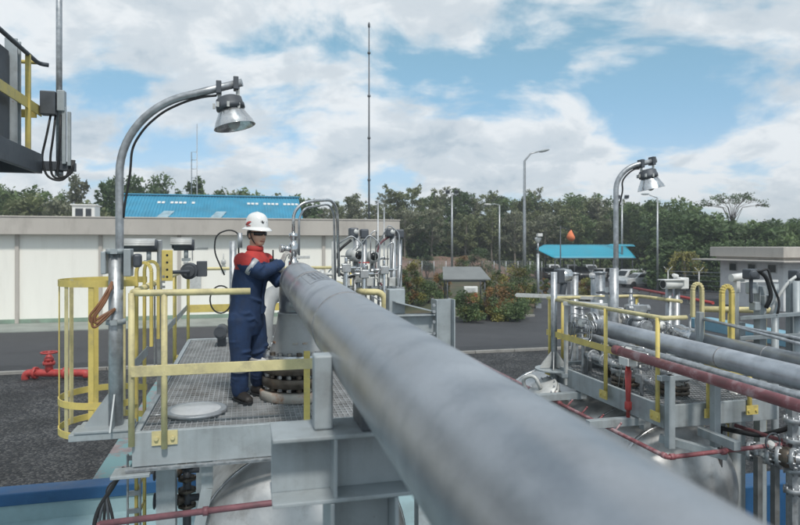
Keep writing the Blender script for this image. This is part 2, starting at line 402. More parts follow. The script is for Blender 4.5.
mb = MB(); mb.span(bA-.1, bB+.1, aR+7.5, aR+8.1, 9.72, 9.86); part(mb, 'ridge_cap', m_blueroof, rf, .02)
mb = MB(); mb.add([(bA+.6, aR+.6, 6), (bA+.6, aR+15, 6), (bA+.6, aR+7.8, 9.6)], [(0, 1, 2)]); mb.add([(bB-.8, aR+.6, 6), (bB-.8, aR+15, 6), (bB-.8, aR+7.8, 9.6)], [(0, 1, 2)]); part(mb, 'gable', m_blueroof, br)
for k in range(2):
    bx = bA+(.19+.5*k)*(bB-bA)
    for q in range(9 if k == 0 else 14):
        if (q*7+k*3) % 5 == 4: continue
        mb = MB(); mb.bar((bx+.42*q, aR+5.9, 8.87), (bx+.42*q+.3, aR+5.9, 8.87), .5, .03, (0, -.43, .9)); part(mb, 'skylight', m_white, rf)
m_patch = M('pale_worn_sheet', (.28, .40, .46), .6, 0, .2, 2)
for fx in (.19, .47):
    mb = MB(); bx = bA+fx*(bB-bA); mb.add([(bx-.1, aR+1.2, 6.66), (bx+1.0, aR+1.2, 6.66), (bx+1.9, aR+3.8, 7.89), (bx+.9, aR+3.8, 7.89)], [(0, 1, 2, 3)]); part(mb, 'worn_patch', m_patch, rf)

# ------------------------------------------------------------------ guard house at the right
gb = 34.6; ga = (41-.244*gb)/.97
gh = thing('guard_house', 'grey flat roofed guard house with thin canopy slab at the right edge', 'building', (gb+3, ga+3, 0))
m_gw = M('grey_rendered_wall', (.68, .68, .68), .8, 0, .08, .7, (.24, .24, .25), .5, 1)
mb = MB(); mb.span(gb+.5, gb+12, ga+.5, ga+6.2, 0, 3.5); part(mb, 'wall', m_gw, gh)
mb = MB(); mb.span(gb, gb+12.5, ga, ga+6.7, 3.62, 4.33); part(mb, 'roof_fascia', m_fascia, gh, .03)
mb = MB(); mb.span(gb-.9, gb+13, ga-.9, ga+7.6, 3.32, 3.42); mb.span(gb+.3, gb+12.2, ga+.3, ga+6.4, 3.42, 3.62); part(mb, 'canopy_slab', m_fascia, gh, .02)
for k in range(3):
    mb = MB(); mb.span(gb+.44, gb+.5, ga+1.0+1.75*k, ga+1.75+1.75*k, 2.55, 3.15); wn = part(mb, 'window', m_offwhite, gh)
    mb = MB(); mb.span(gb+.425, gb+.437, ga+1.06+1.75*k, ga+1.69+1.75*k, 2.6, 3.1); part(mb, 'pane', m_glass, wn)
mb = MB(); mb.span(gb+1.6, gb+2.5, ga+.44, ga+.5, 0, 2.1); part(mb, 'door', m_offwhite, gh)
mb = MB(); mb.span(gb+3.6, gb+4.6, ga+.44, ga+.5, 1.2, 2.2); wn = part(mb, 'window', m_offwhite, gh)
mb = MB(); mb.span(gb+3.7, gb+4.5, ga+.425, ga+.437, 1.3, 2.1); part(mb, 'pane', m_glass, wn)

# ------------------------------------------------------------------ bund walls
bw = MB(); yb = 11.2; bc = -2.5
bw.span(-22, bc, yb, yb+.3, -.2, .28); bw.span(bc, 3, yb, yb+.3, -.2, .28)
w_ = thing('bund_wall', 'low pale cyan containment wall with a blue coping below the left platform', 'wall', (bc, yb, 0))
part(bw, 'wall_face', m_cyan, w_)
mb = MB(); mb.span(-22, 3, yb-.04, yb+.34, .28, .48); part(mb, 'coping', m_blue, w_, .015)
m_pink = M('patchy_pink_cyan_coping', (.26, .21, .21), .85, 0, .25, 2, (.14, .27, .28), .9, 1.7, .44, .52)
mb = MB(); mb.span(bc-.02, bc+.5, yb+.345, yb+9, 0, .47); solo(mb, 'bund_wall', m_pink, 'low wall with patchy pink and pale green paint running away from the blue coping corner', 'wall', (bc, yb+.35, 0), bevel=.02)
mb = MB(); mb.span(6.6, 13, 8.0, 8.5, 0, .72); solo(mb, 'bund_wall', m_blue, 'bright blue painted low wall behind the valve manifold at bottom right', 'wall', (9, 8, 0), bevel=.02)
m_ltblue = M('light_blue_channel_paint', (.18, .36, .46), .6, 0, .12, 1, (.30, .40, .44), .5, 1)
mb = MB(); a0 = Vector((*gw(700, 34), 0)); a1 = Vector((*gw(812, 26.5), 0)); dd = (a1-a0).normalized(); nn = Vector((dd.y, -dd.x, 0))
mb.bar(a0+V(0, 0, .25), a1+V(0, 0, .25), 1.3, .5); solo(mb, 'bund_wall', m_ltblue, 'pale blue painted low wall across the yard in front of the guard house', 'wall', (a0.x, a0.y, 0), 'W', bevel=.02)

g = MB(); g.add([(-22, 0, .010), (3.2, 0, .010), (3.2, yb, .010), (-22, yb, .010)], [(0, 1, 2, 3)]); struct(g, 'bund_floor', m_cyan)
# ================================================================== VEGETATION
def leafmat(name, c, tr=.0):
    m = M(name, c, .6, 0, .38, .55); nt = m.node_tree; bs = nt.nodes['Principled BSDF']; src = bs.inputs['Base Color'].links[0].from_socket
    tr = nt.nodes.new('ShaderNodeBsdfTranslucent'); ms = nt.nodes.new('ShaderNodeMixShader'); ms.inputs[0].default_value = .38
    nt.links.new(src, tr.inputs[0]); nt.links.new(bs.outputs[0], ms.inputs[1]); nt.links.new(tr.outputs[0], ms.inputs[2]); nt.links.new(ms.outputs[0], nt.nodes['Material Output'].inputs[0])
    return m
lm = [leafmat('deep_green_leaves', (.10, .155, .060)), leafmat('mid_green_leaves', (.145, .205, .078)), leafmat('olive_leaves', (.20, .225, .105)), leafmat('grey_green_leaves', (.24, .25, .165)),
      leafmat('yellow_green_leaves', (.30, .28, .08)), leafmat('red_tinged_leaves', (.30, .17, .06)), leafmat('dark_shrub_leaves', (.06, .095, .04))]
m_bark = M('pale_bark', (.20, .175, .145), .9, 0, .25, 3)
m_dbark = M('dark_bark', (.09, .07, .055), .9, 0, .25, 3)
def leaves(mb, clumps, per, size, rnd, m=0, flat=.6):
    for (c, r) in clumps:
        c = Vector(c)
        for _ in range(max(4, int(per*(r[0]*r[2] if isinstance(r, tuple) else r*r)))):
            rr = r if isinstance(r, tuple) else (r, r, r*flat)
            d = Vector((rnd.gauss(0, 1), rnd.gauss(0, 1), rnd.gauss(0, 1))).normalized()*(rnd.random()**.45)
            p = c+Vector((d.x*rr[0], d.y*rr[1], d.z*rr[2]))
            nv = Vector((rnd.gauss(0, .75), rnd.gauss(0, .75), .7)).normalized(); q_ = nv.orthogonal().normalized(); an_ = rnd.uniform(0, 6.28); a = q_*math.cos(an_)+nv.cross(q_)*math.sin(an_); b = nv.cross(a)
            s = size*rnd.uniform(.6, 1.35); w = s*rnd.uniform(.35, .6)
            mb.add([p-a*s*.5, p-a*s*.05+b*w*.5, p+a*s*.55, p+a*s*.05-b*w*.5], [(0, 1, 2, 3)], False, m)
def make_tree(kind, h, seed):
    rnd = random.Random(seed); tk = MB(); cr = MB(); cl = []
    lean = rnd.uniform(-.04, .04)*h
    top = {'slender': .97, 'round': .75, 'bushy': .7, 'sparse': .92, 'cone': .97}[kind]
    pts = [V(0, 0, -.4)]+[V(lean*t*t+rnd.uniform(-.1, .1), rnd.uniform(-.1, .1), h*top*t) for t in (.2, .4, .6, .8, 1)]
    r0 = h*.017 if kind != 'round' else h*.022
    tk.tube(pts, [r0*1.25, r0, r0*.8, r0*.6, r0*.4, r0*.14], 7)
    def at(t):
        t = max(0, min(.999, t))*5; i = int(t); return pts[i].lerp(pts[i+1], t-i)
    nl = {'slender': 13, 'round': 12, 'bushy': 14, 'sparse': 14, 'cone': 16}[kind]
    lo = {'slender': .42, 'round': .38, 'bushy': .12, 'sparse': .36, 'cone': .14}[kind]
    for k in range(nl):
        t = lo+(1-lo)*(k+rnd.random()*.8)/nl; a = k*2.4+rnd.uniform(-.5, .5); b = at(t)
        rel = (t-lo)/(1-lo)
        ln = h*{'slender': .17*(1.05-.6*rel), 'round': .34*math.sin(math.pi*(.25+.6*rel)), 'bushy': .33*(1.05-.65*rel), 'sparse': .20*(1.0-.45*rel), 'cone': .20*(1.08-rel)}[kind]*rnd.uniform(.7, 1.2)
        up = {'slender': .5, 'round': .55, 'bushy': .25, 'sparse': .8, 'cone': .2}[kind]
        e = b+V(math.cos(a)*ln, math.sin(a)*ln, ln*up*rnd.uniform(.6, 1.3)); mid = b.lerp(e, .5)+V(0, 0, .06*ln)
        tk.tube([b, mid, e], [r0*.38*(1.1-rel), r0*.25*(1.1-rel), r0*.08], 5)
        sz = h*{'slender': .09, 'round': .12, 'bushy': .13, 'sparse': .06, 'cone': .08}[kind]*(1.1-.3*rel)
        cl.append((e, sz*rnd.uniform(.8, 1.3))); cl.append((mid+V(rnd.uniform(-.5, .5), rnd.uniform(-.5, .5), rnd.uniform(0, .6))*h*.05, sz*rnd.uniform(.6, 1.1)))
        for q in range(2): cl.append((e+Vector((rnd.gauss(0, 1), rnd.gauss(0, 1), rnd.gauss(0, .7)))*sz*.9, sz*rnd.uniform(.45, .8)))
    cl.append((pts[-1], h*.05))
    leaves(cr, cl, {'slender': 105, 'round': 74, 'bushy': 80, 'sparse': 90, 'cone': 100}[kind], .46, rnd, flat=.8)
    return tk, cr
PROTO = {}
for kind, h, seeds in (('slender', 12, (1, 2, 3)), ('round', 10, (4, 5)), ('bushy', 8, (6, 7, 8)), ('sparse', 11, (9, 10)), ('cone', 9, (12, 13))):
    for i, sd_ in enumerate(seeds):
        tk, cr = make_tree(kind, h, sd_); PROTO[kind, i] = (tk.mesh('trunk', m_bark, (0, 0, 0)), cr.mesh('crown', lm[1], (0, 0, 0)), max(v.z for v in cr.v)/1.02)
NP = {'slender': 3, 'round': 2, 'bushy': 3, 'sparse': 2, 'cone': 2}
TMESH = {}
def tree(name, label, X, Y, H, kind, mat, group=None, wid=1.0, rnd=random):
    i = rnd.randrange(NP[kind]); tkm, crm, h = PROTO[kind, i]; key = (kind, i, mat.name)
    if key not in TMESH:
        c2 = crm.copy(); c2.materials.clear(); c2.materials.append(mat); TMESH[key] = c2
    z = hill(X, Y) if Y > 80 else 0
    o = thing(name, label, 'tree', (X, Y, z-.05), 'W', group)
    s = H/(h*1.02); o.scale = (s*wid, s*wid, s); o.rotation_euler = (0, 0, rnd.uniform(0, 6.28))
    for nm, me in (('trunk', tkm), ('crown', TMESH[key])):
        c = bpy.data.objects.new(nm, me); COL.objects.link(c); c.parent = o
    return o
rt = random.Random(21)
def toph(px, py, Y): return CAMZ+(HY-py)/F*Y - (hill(*gw(px, Y)) if Y > 80 else 0)
FL = 'tall leafy tree standing in the forest line along the horizon behind the plant'
# skyline of the wood: (photo column, height it reaches, distance, kind)
sky_line = [(322, 205, 105, 'slender'), (338, 200, 110, 'slender'), (352, 193, 104, 'slender'), (384, 190, 112, 'sparse'), (398, 187, 102, 'slender'), (412, 183, 100, 'sparse'), (424, 193, 106, 'slender'), (436, 196, 101, 'slender'),
            (448, 192, 112, 'round'), (462, 190, 104, 'slender'), (474, 194, 108, 'slender'), (488, 192, 102, 'sparse'), (405, 205, 92, 'sparse'), (432, 206, 91, 'sparse'), (466, 209, 91, 'sparse'), (492, 205, 92, 'sparse'), (515, 208, 91, 'sparse'), (545, 207, 92, 'sparse'), (570, 204, 92, 'sparse'), (375, 203, 96, 'sparse'), (355, 199, 98, 'sparse'), (330, 203, 100, 'sparse'), (598, 196, 100, 'sparse'), (441, 184, 108, 'sparse'), (535, 188, 106, 'sparse'), (500, 190, 112, 'slender'), (512, 193, 106, 'round'), (522, 197, 101, 'slender'), (536, 195, 108, 'slender'),
            (547, 200, 103, 'round'), (560, 199, 110, 'slender'), (572, 196, 104, 'slender'), (583, 189, 108, 'bushy'), (594, 194, 102, 'slender'), (604, 200, 108, 'round'), (618, 203, 104, 'slender'), (632, 200, 110, 'slender'),
            (430, 214, 95, 'bushy'), (456, 217, 94, 'slender'), (480, 216, 96, 'bushy'), (506, 213, 95, 'slender'), (530, 218, 94, 'bushy'), (555, 216, 95, 'slender'), (580, 214, 96, 'bushy'), (604, 218, 94, 'slender'), (408, 211, 97, 'slender'), (384, 216, 98, 'bushy'), (362, 213, 99, 'round'), (340, 216, 100, 'bushy'), (318, 214, 100, 'bushy')]
for (px, py, Y, kd) in sky_line:
    X, _ = gw(px, Y)
    tree('forest_tree', FL, X, Y, toph(px, py, Y)*rt.uniform(.96, 1.05), kd, lm[rt.choice((2, 2, 3) if px < 402 else (1, 1, 2, 2, 3, 0)) if kd != 'sparse' else rt.choice((3, 3, 2))], 'trees of the forest line', rt.uniform(.85, 1.15), rt)
# trees beyond the long building at the left
BL = 'dark green tree with its crown showing above the long building roof at left'
for (px, py, Y, kd, m) in [(-8, 196, 74, 'bushy', 1), (14, 176, 76, 'round', 1), (30, 190, 72, 'bushy', 2), (44, 188, 75, 'round', 1), (58, 196, 71, 'bushy', 3), (75, 172, 74, 'cone', 3), (88, 198, 70, 'bushy', 2), (104, 180, 73, 'cone', 0), (117, 196, 78, 'bushy', 0),
                           (143, 169, 84, 'round', 0), (157, 186, 86, 'slender', 1), (176, 190, 84, 'bushy', 1), (198, 175, 85, 'cone', 0), (214, 187, 88, 'bushy', 1), (232, 189, 86, 'round', 1), (248, 186, 88, 'bushy', 1), (262, 187, 86, 'round', 2), (280, 192, 88, 'bushy', 1), (298, 196, 88, 'bushy', 0), (-24, 188, 76, 'bushy', 1)]:
    X, _ = gw(px, Y); tree('leafy_tree', BL, X, Y, max(3, toph(px, py, Y)), kd, lm[m], 'trees beyond the long building', rt.uniform(.75, .95), rt)
# dense trees at the right
RL = 'dense dark broadleaf tree in the thick stand behind the guard house and car park'
for (px, py, Y, kd, m) in [(645, 196, 92, 'round', 0), (660, 195, 88, 'round', 1), (676, 204, 72, 'round', 0), (690, 199, 80, 'bushy', 1), (702, 212, 66, 'bushy', 0), (716, 220, 68, 'bushy', 0), (735, 216, 72, 'bushy', 1), (752, 222, 66, 'bushy', 0),
                           (768, 218, 72, 'bushy', 0), (782, 221, 66, 'bushy', 1), (800, 216, 70, 'bushy', 0), (818, 218, 68, 'bushy', 0), (684, 232, 66, 'bushy', 0), (672, 236, 62, 'bushy', 0), (640, 222, 92, 'bushy', 1), (712, 240, 60, 'bushy', 0), (734, 238, 60, 'bushy', 0), (762, 236, 62, 'bushy', 0), (792, 234, 60, 'bushy', 1)]:
    X, _ = gw(px, Y); tree('broadleaf_tree', RL, X, Y, toph(px, py, Y), kd, lm[m], 'thick stand of trees at the right', rt.uniform(.95, 1.25), rt)
for (px, py, Y, kd) in [(640, 206, 112, 'round'), (668, 208, 112, 'bushy'), (700, 212, 112, 'round'), (726, 221, 108, 'bushy'), (748, 222, 110, 'round'), (772, 219, 112, 'bushy'), (796, 218, 108, 'round'), (822, 216, 110, 'bushy'), (-20, 192, 108, 'round'), (0, 190, 110, 'bushy')]:
    X, _ = gw(px, Y); tree('forest_tree', FL, X, Y, toph(px, py, Y), kd, lm[rt.choice((1, 0))], 'trees of the forest line', 1.25, rt)
# the airy umbrella tree sticking out above them
X, Y = gw(732, 82); Ht = toph(732, 193, 82); rn = random.Random(5); tk = MB(); cr = MB()
tk.tube([V(0, 0, -.3), V(.15, 0, Ht*.4), V(0, 0, Ht*.68)], [.22, .17, .12], 8)
for k in range(22):
    a = k*2.4; sp_ = rn.uniform(.3, 1); e = V(math.cos(a)*3.9*sp_, math.sin(a)*3.9*sp_, Ht*(.98-.13*sp_*sp_)); mdp = V(math.cos(a)*1.3*sp_, math.sin(a)*1.3*sp_, Ht*.83)
    tk.tube([V(0, 0, Ht*rn.uniform(.55, .68)), mdp, e], [.045, .03, .012], 5)
    for q in range(3):
        e2 = e+V(rn.uniform(-.8, .8), rn.uniform(-.8, .8), rn.uniform(-.2, .35)); tk.tube([mdp.lerp(e, .6), e2], [.03, .012], 4); leaves(cr, [(e2, (.5, .5, .28))], 150, .24, rn)
t = thing('umbrella_tree', 'thin airy bare branched tree rising against the sky above the guard house', 'tree', (X, Y, hill(X, Y)), 'W')
for mb, nm, mt in ((tk, 'trunk', m_dbark), (cr, 'crown', lm[0])):
    o = bpy.data.objects.new(nm, mb.mesh(nm, mt, (0, 0, 0))); COL.objects.link(o); o.parent = t
# drooping yellow-green tree
X, Y = gw(684, 56); rn = random.Random(8); tk = MB(); cr = MB(); Ht = CAMZ-(250-HY)/F*56
tk.tube([V(0, 0, -.2), V(.1, 0, Ht*.5), V(0, 0, Ht*.9)], [.14, .11, .06], 8)
for k in range(16):
    a = k*2.4; ln = rn.uniform(.9, 1.9); pts = [V(math.cos(a)*ln*s_, math.sin(a)*ln*s_, Ht*(.86+.16*math.sin(s_*2.2)-.42*s_**2.4)) for s_ in (0, .25, .5, .75, 1)]
    tk.tube(pts, [.035, .03, .02, .014, .008], 4)
    for p_, q_ in zip(pts[1:], pts[2:]+[pts[-1]]):
        for u_ in (0, .5): leaves(cr, [(p_.lerp(q_, u_)+V(0, 0, -.12), (.16, .16, .3))], 220, .26, rn)
t = thing('drooping_tree', 'small yellow green drooping tree in front of the dark stand near the camera post', 'tree', (X, Y, 0), 'W')
for mb, nm, mt in ((tk, 'trunk', m_bark), (cr, 'crown', lm[4])):
    o = bpy.data.objects.new(nm, mb.mesh(nm, mt, (0, 0, 0))); COL.objects.link(o); o.parent = t
# undergrowth of the wood, one uncountable mass
rn = random.Random(31); ug = MB(); cl = []
for k in range(1100):
    px = rn.uniform(300, 665); Y = rn.uniform(88, 124); X, _ = gw(px, Y); h = rn.uniform(.8, 4.2)*(.5+.5*(Y-88)/36); cl.append(((X, Y, hill(X, Y)+h*.5), (rn.uniform(.8, 1.7), rn.uniform(.8, 1.5), h*.7)))
for k in range(230):
    px = rn.uniform(-10, 320); Y = rn.uniform(68, 90); X, _ = gw(px, Y); h = rn.uniform(1.5, 4.0); cl.append(((X, Y, h*.5+(hill(X, Y) if Y > 80 else 0)), (1.5, 1.5, h*.6)))
for k in range(260):
    px = rn.uniform(662, 850); Y = rn.uniform(60, 78); X, _ = gw(px, Y); h = rn.uniform(.8, 4.0); cl.append(((X, Y, h*.5), (1.3, 1.3, h*.6)))
for i, c in enumerate(cl): leaves(ug, [c], 40, .46, rn, m=i % 3)
struct(ug, 'undergrowth', [lm[0], lm[1], lm[2]], 'W', kind='stuff')
# garden shrubs
def shrub(px, ybase, ytop, wpx, mats, label, seed, group=None, name='garden_shrub'):
    rn = random.Random(seed); Y = CAMZ*F/(ybase-HY); X, _ = gw(px, Y); h = (ybase-ytop)/F*Y; w = wpx/F*Y*.66; h *= 1.08
    st = MB(); fo = MB()
    for k in range(6):
        a = k*1.05+rn.random(); st.tube([V(0, 0, -.1), V(math.cos(a)*w*.35, math.sin(a)*w*.35, h*.45), V(math.cos(a)*w*.6, math.sin(a)*w*.6, h*rn.uniform(.6, .85))], [.035, .025, .01], 5)
    for k in range(22):
        a = rn.uniform(0, 6.28); q = rn.random()**.6; zz = rn.uniform(.12, .92); rad = w*q*(1.0-.55*max(0, zz-.35)/.65)
        leaves(fo, [((math.cos(a)*rad, math.sin(a)*rad, h*zz), w*rn.uniform(.26, .44))], 900/max(.4, w), .16, rn, m=rn.choice((0, 0, 0, 0, 0, 1, 1, 1, 1, 2)), flat=.85)
    t = thing(name, label, 'shrub', (X, Y, .0), 'W', group)
    for mb, nm, mt in ((st, 'stem', m_dbark), (fo, 'foliage', mats)):
        o = bpy.data.objects.new(nm, mb.mesh(nm, mt, (0, 0, 0))); COL.objects.link(o); o.parent = t
YG = [lm[4], lm[1], lm[5]]; RD = [lm[1], lm[5], lm[4]]; GR = [lm[1], lm[0], lm[4]]; DK = [lm[6], lm[0], lm[1]]
for a in [(468, 322, 293, 30, GR, 'rounded green shrub at the road edge below the grey shelter'),
          (490, 320, 290, 22, YG, 'narrow yellow green shrub at the road edge just right of the hose cabinet'),
          (516, 320, 301, 34, GR, 'low spreading green shrub nearest the corner of the road'),
          (498, 309, 270, 26, YG, 'tall pointed yellow green shrub right of the shelter roof'),
          (520, 307, 268, 32, YG, 'tallest broad shrub of the garden with mixed green and yellow leaves'),
          (508, 311, 286, 36, RD, 'red tinged bushy shrub in the middle of the garden'),
          (412, 306, 264, 24, YG, 'yellow green shrub left of the shelter behind the grey pipe support'),
          (428, 303, 283, 26, GR, 'low green shrub between the pipe support and the shelter'),
          (442, 297, 274, 16, RD, 'reddish shrub against the left side of the shelter'),
          (403, 309, 271, 14, RD, 'reddish brown shrub peeping out beside the instrument stand'),
          (461, 281, 258, 14, YG, 'small pointed light green shrub above the shelter roof'),
          (427, 279, 256, 16, DK, 'dark round shrub in front of the red soil bank'),
          (478, 280, 250, 22, DK, 'large dark round bush behind the shelter roof'),
          (510, 273, 244, 16, GR, 'leafy green sapling standing left of the tall street lamp'),
          (531, 303, 284, 16, GR, 'green shrub beside the white topped camera pole'),
          (587, 301, 281, 22, YG, 'yellow green bush behind the far rail of the right platform'),
          (545, 296, 280, 10, RD, 'small orange red bush behind the transmitter posts')]:
    shrub(*a, seed=int(a[0]*3+a[1]))
# ================================================================== THINGS OF THE YARD
def polez(py, Y): return CAMZ-(py-HY)/F*Y
# guyed lattice-less antenna masts behind the building
X, Y = gw(369, 52); t = thing('antenna_mast', 'tall thin dark antenna mast rising high into the sky behind the long building', 'mast', (X, Y, 0), 'W')
zt = polez(25, Y); mb = MB(); mb.tube([(X, Y, 0), (X, Y, zt*.5), (X, Y, zt)], [.09, .075, .045], 8); part(mb, 'pole', m_darksteel, t)
for py in (53, 96, 138, 180):
    mb = MB(); mb.lathe([(.07, -.1), (.13, -.07), (.13, .07), (.07, .1)], (X, Y, polez(py, Y)), n=10); part(mb, 'joint_collar', m_darksteel, t)
mb = MB(); mb.lathe([(.09, -.2), (.09, .1), (.02, .25)], (X, Y, zt), n=8); part(mb, 'tip', m_darksteel, t)
X, Y = gw(197, 70); t = thing('antenna_mast', 'short slim antenna mast with a ladder bracket behind the blue roof', 'mast', (X, Y, 0), 'W')
mb = MB(); mb.tube([(X, Y, 0), (X, Y, polez(124, Y))], [.09, .04], 8); part(mb, 'pole', m_galv, t)
mb = MB(); x2 = gw(191.5, 70)[0]; mb.tube([(x2, Y, 0), (x2, Y, polez(152, Y)), (X, Y, polez(152, Y))], .05, 6)
for q in range(6): mb.tube([(x2, Y, polez(160+9*q, Y)), (X, Y, polez(160+9*q, Y))], .03, 5)
part(mb, 'ladder_bracket', m_galv, t)
# street lamp, floodlight masts, camera poles
X, Y = gw(524.5, 46); zt = polez(157, Y); t = thing('street_lamp', 'tallest grey street lamp with one curved arm above the garden shrubs', 'street lamp', (X, Y, 0), 'W')
mb = MB(); mb.tube([(X, Y, 0), (X, Y, zt*.5), (X, Y, zt-.3), (X+.45, Y, zt+.25), (X+1.1, Y, zt+.42)], [.14, .115, .085, .06, .05], 10); part(mb, 'pole', m_galv, t)
mb = MB(); mb.ball((X+1.45, Y, zt+.47), (.42, .17, .10), 14, rot=Matrix.Rotation(-.22, 3, 'Y')); part(mb, 'lamp_head', m_steel, t)
def flood_mast(px, py, Y, label, side=1, n=2):
    X, _ = gw(px, Y); zt = polez(py, Y); z0 = hill(X, Y) if Y > 80 else 0
    t = thing('floodlight_mast', label, 'light mast', (X, Y, z0), 'W')
    mb = MB(); mb.tube([(X, Y, z0-.1), (X, Y, zt)], [.16, .09], 8); part(mb, 'pole', m_galv, t)
    mb = MB(); mb.bar((X-.7, Y, zt), (X+.7, Y, zt), .08, .08); part(mb, 'cross_arm', m_galv, t)
    for k in range(n):
        mb = MB(); mb.box((X+(-.55+1.1*k/max(1, n-1))*1.0, Y-.12, zt+.28), (.55, .22, .42), Matrix.Rotation(.5, 3, 'X')); mb.bar((X+(-.55+1.1*k/max(1, n-1)), Y, zt), (X+(-.55+1.1*k/max(1, n-1)), Y, zt+.2), .05, .05); part(mb, 'floodlight', m_darksteel, t, .03)
flood_mast(452, 194, 80, 'slim light mast with two dark floodlights above the red soil bank')
flood_mast(622, 199, 79, 'light mast with dark floodlights seen just beside the bent lamp pole at right')
X, Y = gw(499.5, 78); t = thing('light_mast', 'slim pole with a pale short side arm between the two taller lamp poles', 'light mast', (X, Y, 0), 'W')
mb = MB(); zt = polez(205, Y); mb.tube([(X, Y, 0), (X, Y, zt)], [.14, .08], 8); part(mb, 'pole', m_galv, t)
mb = MB(); mb.tube([(X, Y, zt), (X-.6, Y, zt+.12), (X-1.2, Y, zt+.1)], .05, 6); part(mb, 'arm', m_galv, t)
mb = MB(); mb.ball((X-1.5, Y, zt+.08), (.5, .2, .1)); part(mb, 'lamp_head', m_white, t)
X, Y = gw(657.5, 60); t = thing('light_mast', 'slim pale pole standing alone in front of the dark trees by the right lamp head', 'light mast', (X, Y, 0), 'W')
mb = MB(); zt = polez(198, Y); mb.tube([(X, Y, 0), (X, Y, zt)], [.12, .075], 8); part(mb, 'pole', m_galv, t)
mb = MB(); mb.tube([(X, Y, zt), (X-.8, Y, zt+.3)], .045, 6); part(mb, 'arm', m_galv, t)
mb = MB(); mb.ball((X-1.2, Y, zt+.38), (.42, .17, .1)); part(mb, 'lamp_head', m_steel, t)
X, Y = gw(538, 44); zt = polez(241, Y); t = thing('camera_pole', 'grey pole with a white camera head beside the turquoise canopy', 'camera pole', (X, Y, 0), 'W')
mb = MB(); mb.tube([(X, Y, 0), (X, Y, zt-.9)], .10, 10); mb.tube([(X, Y, zt-.9), (X, Y, zt)], .065, 8); mb.box((X, Y, .15), (.4, .4, .3)); part(mb, 'pole', m_galv, t)
mb = MB(); mb.lathe([(.08, -.15), (.2, .05), (.24, .2), (.1, .28)], (X, Y, zt)); mb.box((X+.08, Y-.12, zt+.42), (.34, .5, .22)); part(mb, 'camera_head', m_white, t, .02)
# windsock
X, Y = gw(560.5, 48); zt = polez(226, Y); t = thing('windsock', 'drooping orange windsock on a thin pole above the turquoise canopy', 'windsock', (X, Y, 0), 'W')
mb = MB(); mb.tube([(X, Y, 0), (X, Y, zt)], [.07, .035], 8); part(mb, 'pole', m_darksteel, t)
xs_ = gw(571, 48)[0]; m_wind = M('orange_fabric', (.75, .22, .10), .8, 0, .1, 4)
mb = MB(); mb.tube([(X, Y, zt-.1), (xs_, Y, polez(230, Y))], .025, 6); part(mb, 'arm', m_darksteel, t)
mb = MB(); zz0 = polez(230, Y); prof = [(.03, 0), (.15, -.16), (.28, -.44), (.31, -.58), (.25, -.72), (.14, -.83), (.04, -.88)]
o0 = len(mb.v); mb.lathe(prof, (xs_, Y, zz0), n=12)
for v_ in mb.v: v_.x += .05*math.sin(v_.z*5+v_.y*4)
part(mb, 'sock', m_wind, t)
# car park canopy
Yc = 78; xa, xb = gw(541, Yc)[0], gw(636, Yc)[0]
t = thing('parking_canopy', 'turquoise canopy on posts over the parked cars', 'canopy', ((xa+xb)/2, Yc, 0), 'W')
mb = MB(); n = 40
sg = lambda u: max(0, (xa+1.6-u)/1.6)
for k in range(n+1):
    u = xa+(xb-xa)*k/n
    for q in range(7):
        c = q/6; mb.v.append(V(u, Yc+5.5*(c*(1-sg(u)*.96)+.45*sg(u)), 2.85+1.7*(math.sin(c*1.45)*(1-sg(u)*.96)+.62*sg(u))))
for k in range(n):
    for q in range(6): mb.f.append([k*7+q, k*7+7+q, k*7+8+q, k*7+q+1]); mb.s.append(True); mb.m.append(0)
rf = part(mb, 'roof', m_canopy, t); md = rf.modifiers.new('thick', 'SOLIDIFY'); md.thickness = .06
mb = MB(); mb.bar((xa+1.6, Yc, 2.78), (xb, Yc, 2.78), .08, .12); part(mb, 'edge_beam', m_darksteel, t)
for k in range(5):
    for yy in (.15, 5.2):
        mb = MB(); xx = xa+1.8+(xb-xa-2.2)*k/4; mb.tube([(xx, Yc+yy, 0), (xx, Yc+yy, 2.7 if yy < 1 else 4.5)], .075, 8); part(mb, 'post', m_darksteel, t)
    mb = MB(); mb.bar((xx, Yc+.1, 2.75), (xx, Yc+5.4, 4.45), .08, .14); part(mb, 'rafter', m_darksteel, t)
# a second small awning tip to the right
mb = MB(); xc = gw(632, Yc-6)[0]; mb.add([(xc-2.6, Yc-5, 4.35), (xc+.2, Yc-6.5, 4.3), (xc+.9, Yc-4, 4.5), (xc-1.5, Yc-3, 4.55)], [(0, 1, 2, 3)]); mb.tube([(xc-1, Yc-4, 0), (xc-1, Yc-4, 4.4)], .06, 6)
o = solo(mb, 'awning', m_canopy, 'small pointed blue green awning just right of the large canopy', 'awning', (xc, Yc-5, 0), 'W'); md = o.modifiers.new('thick', 'SOLIDIFY'); md.thickness = .04
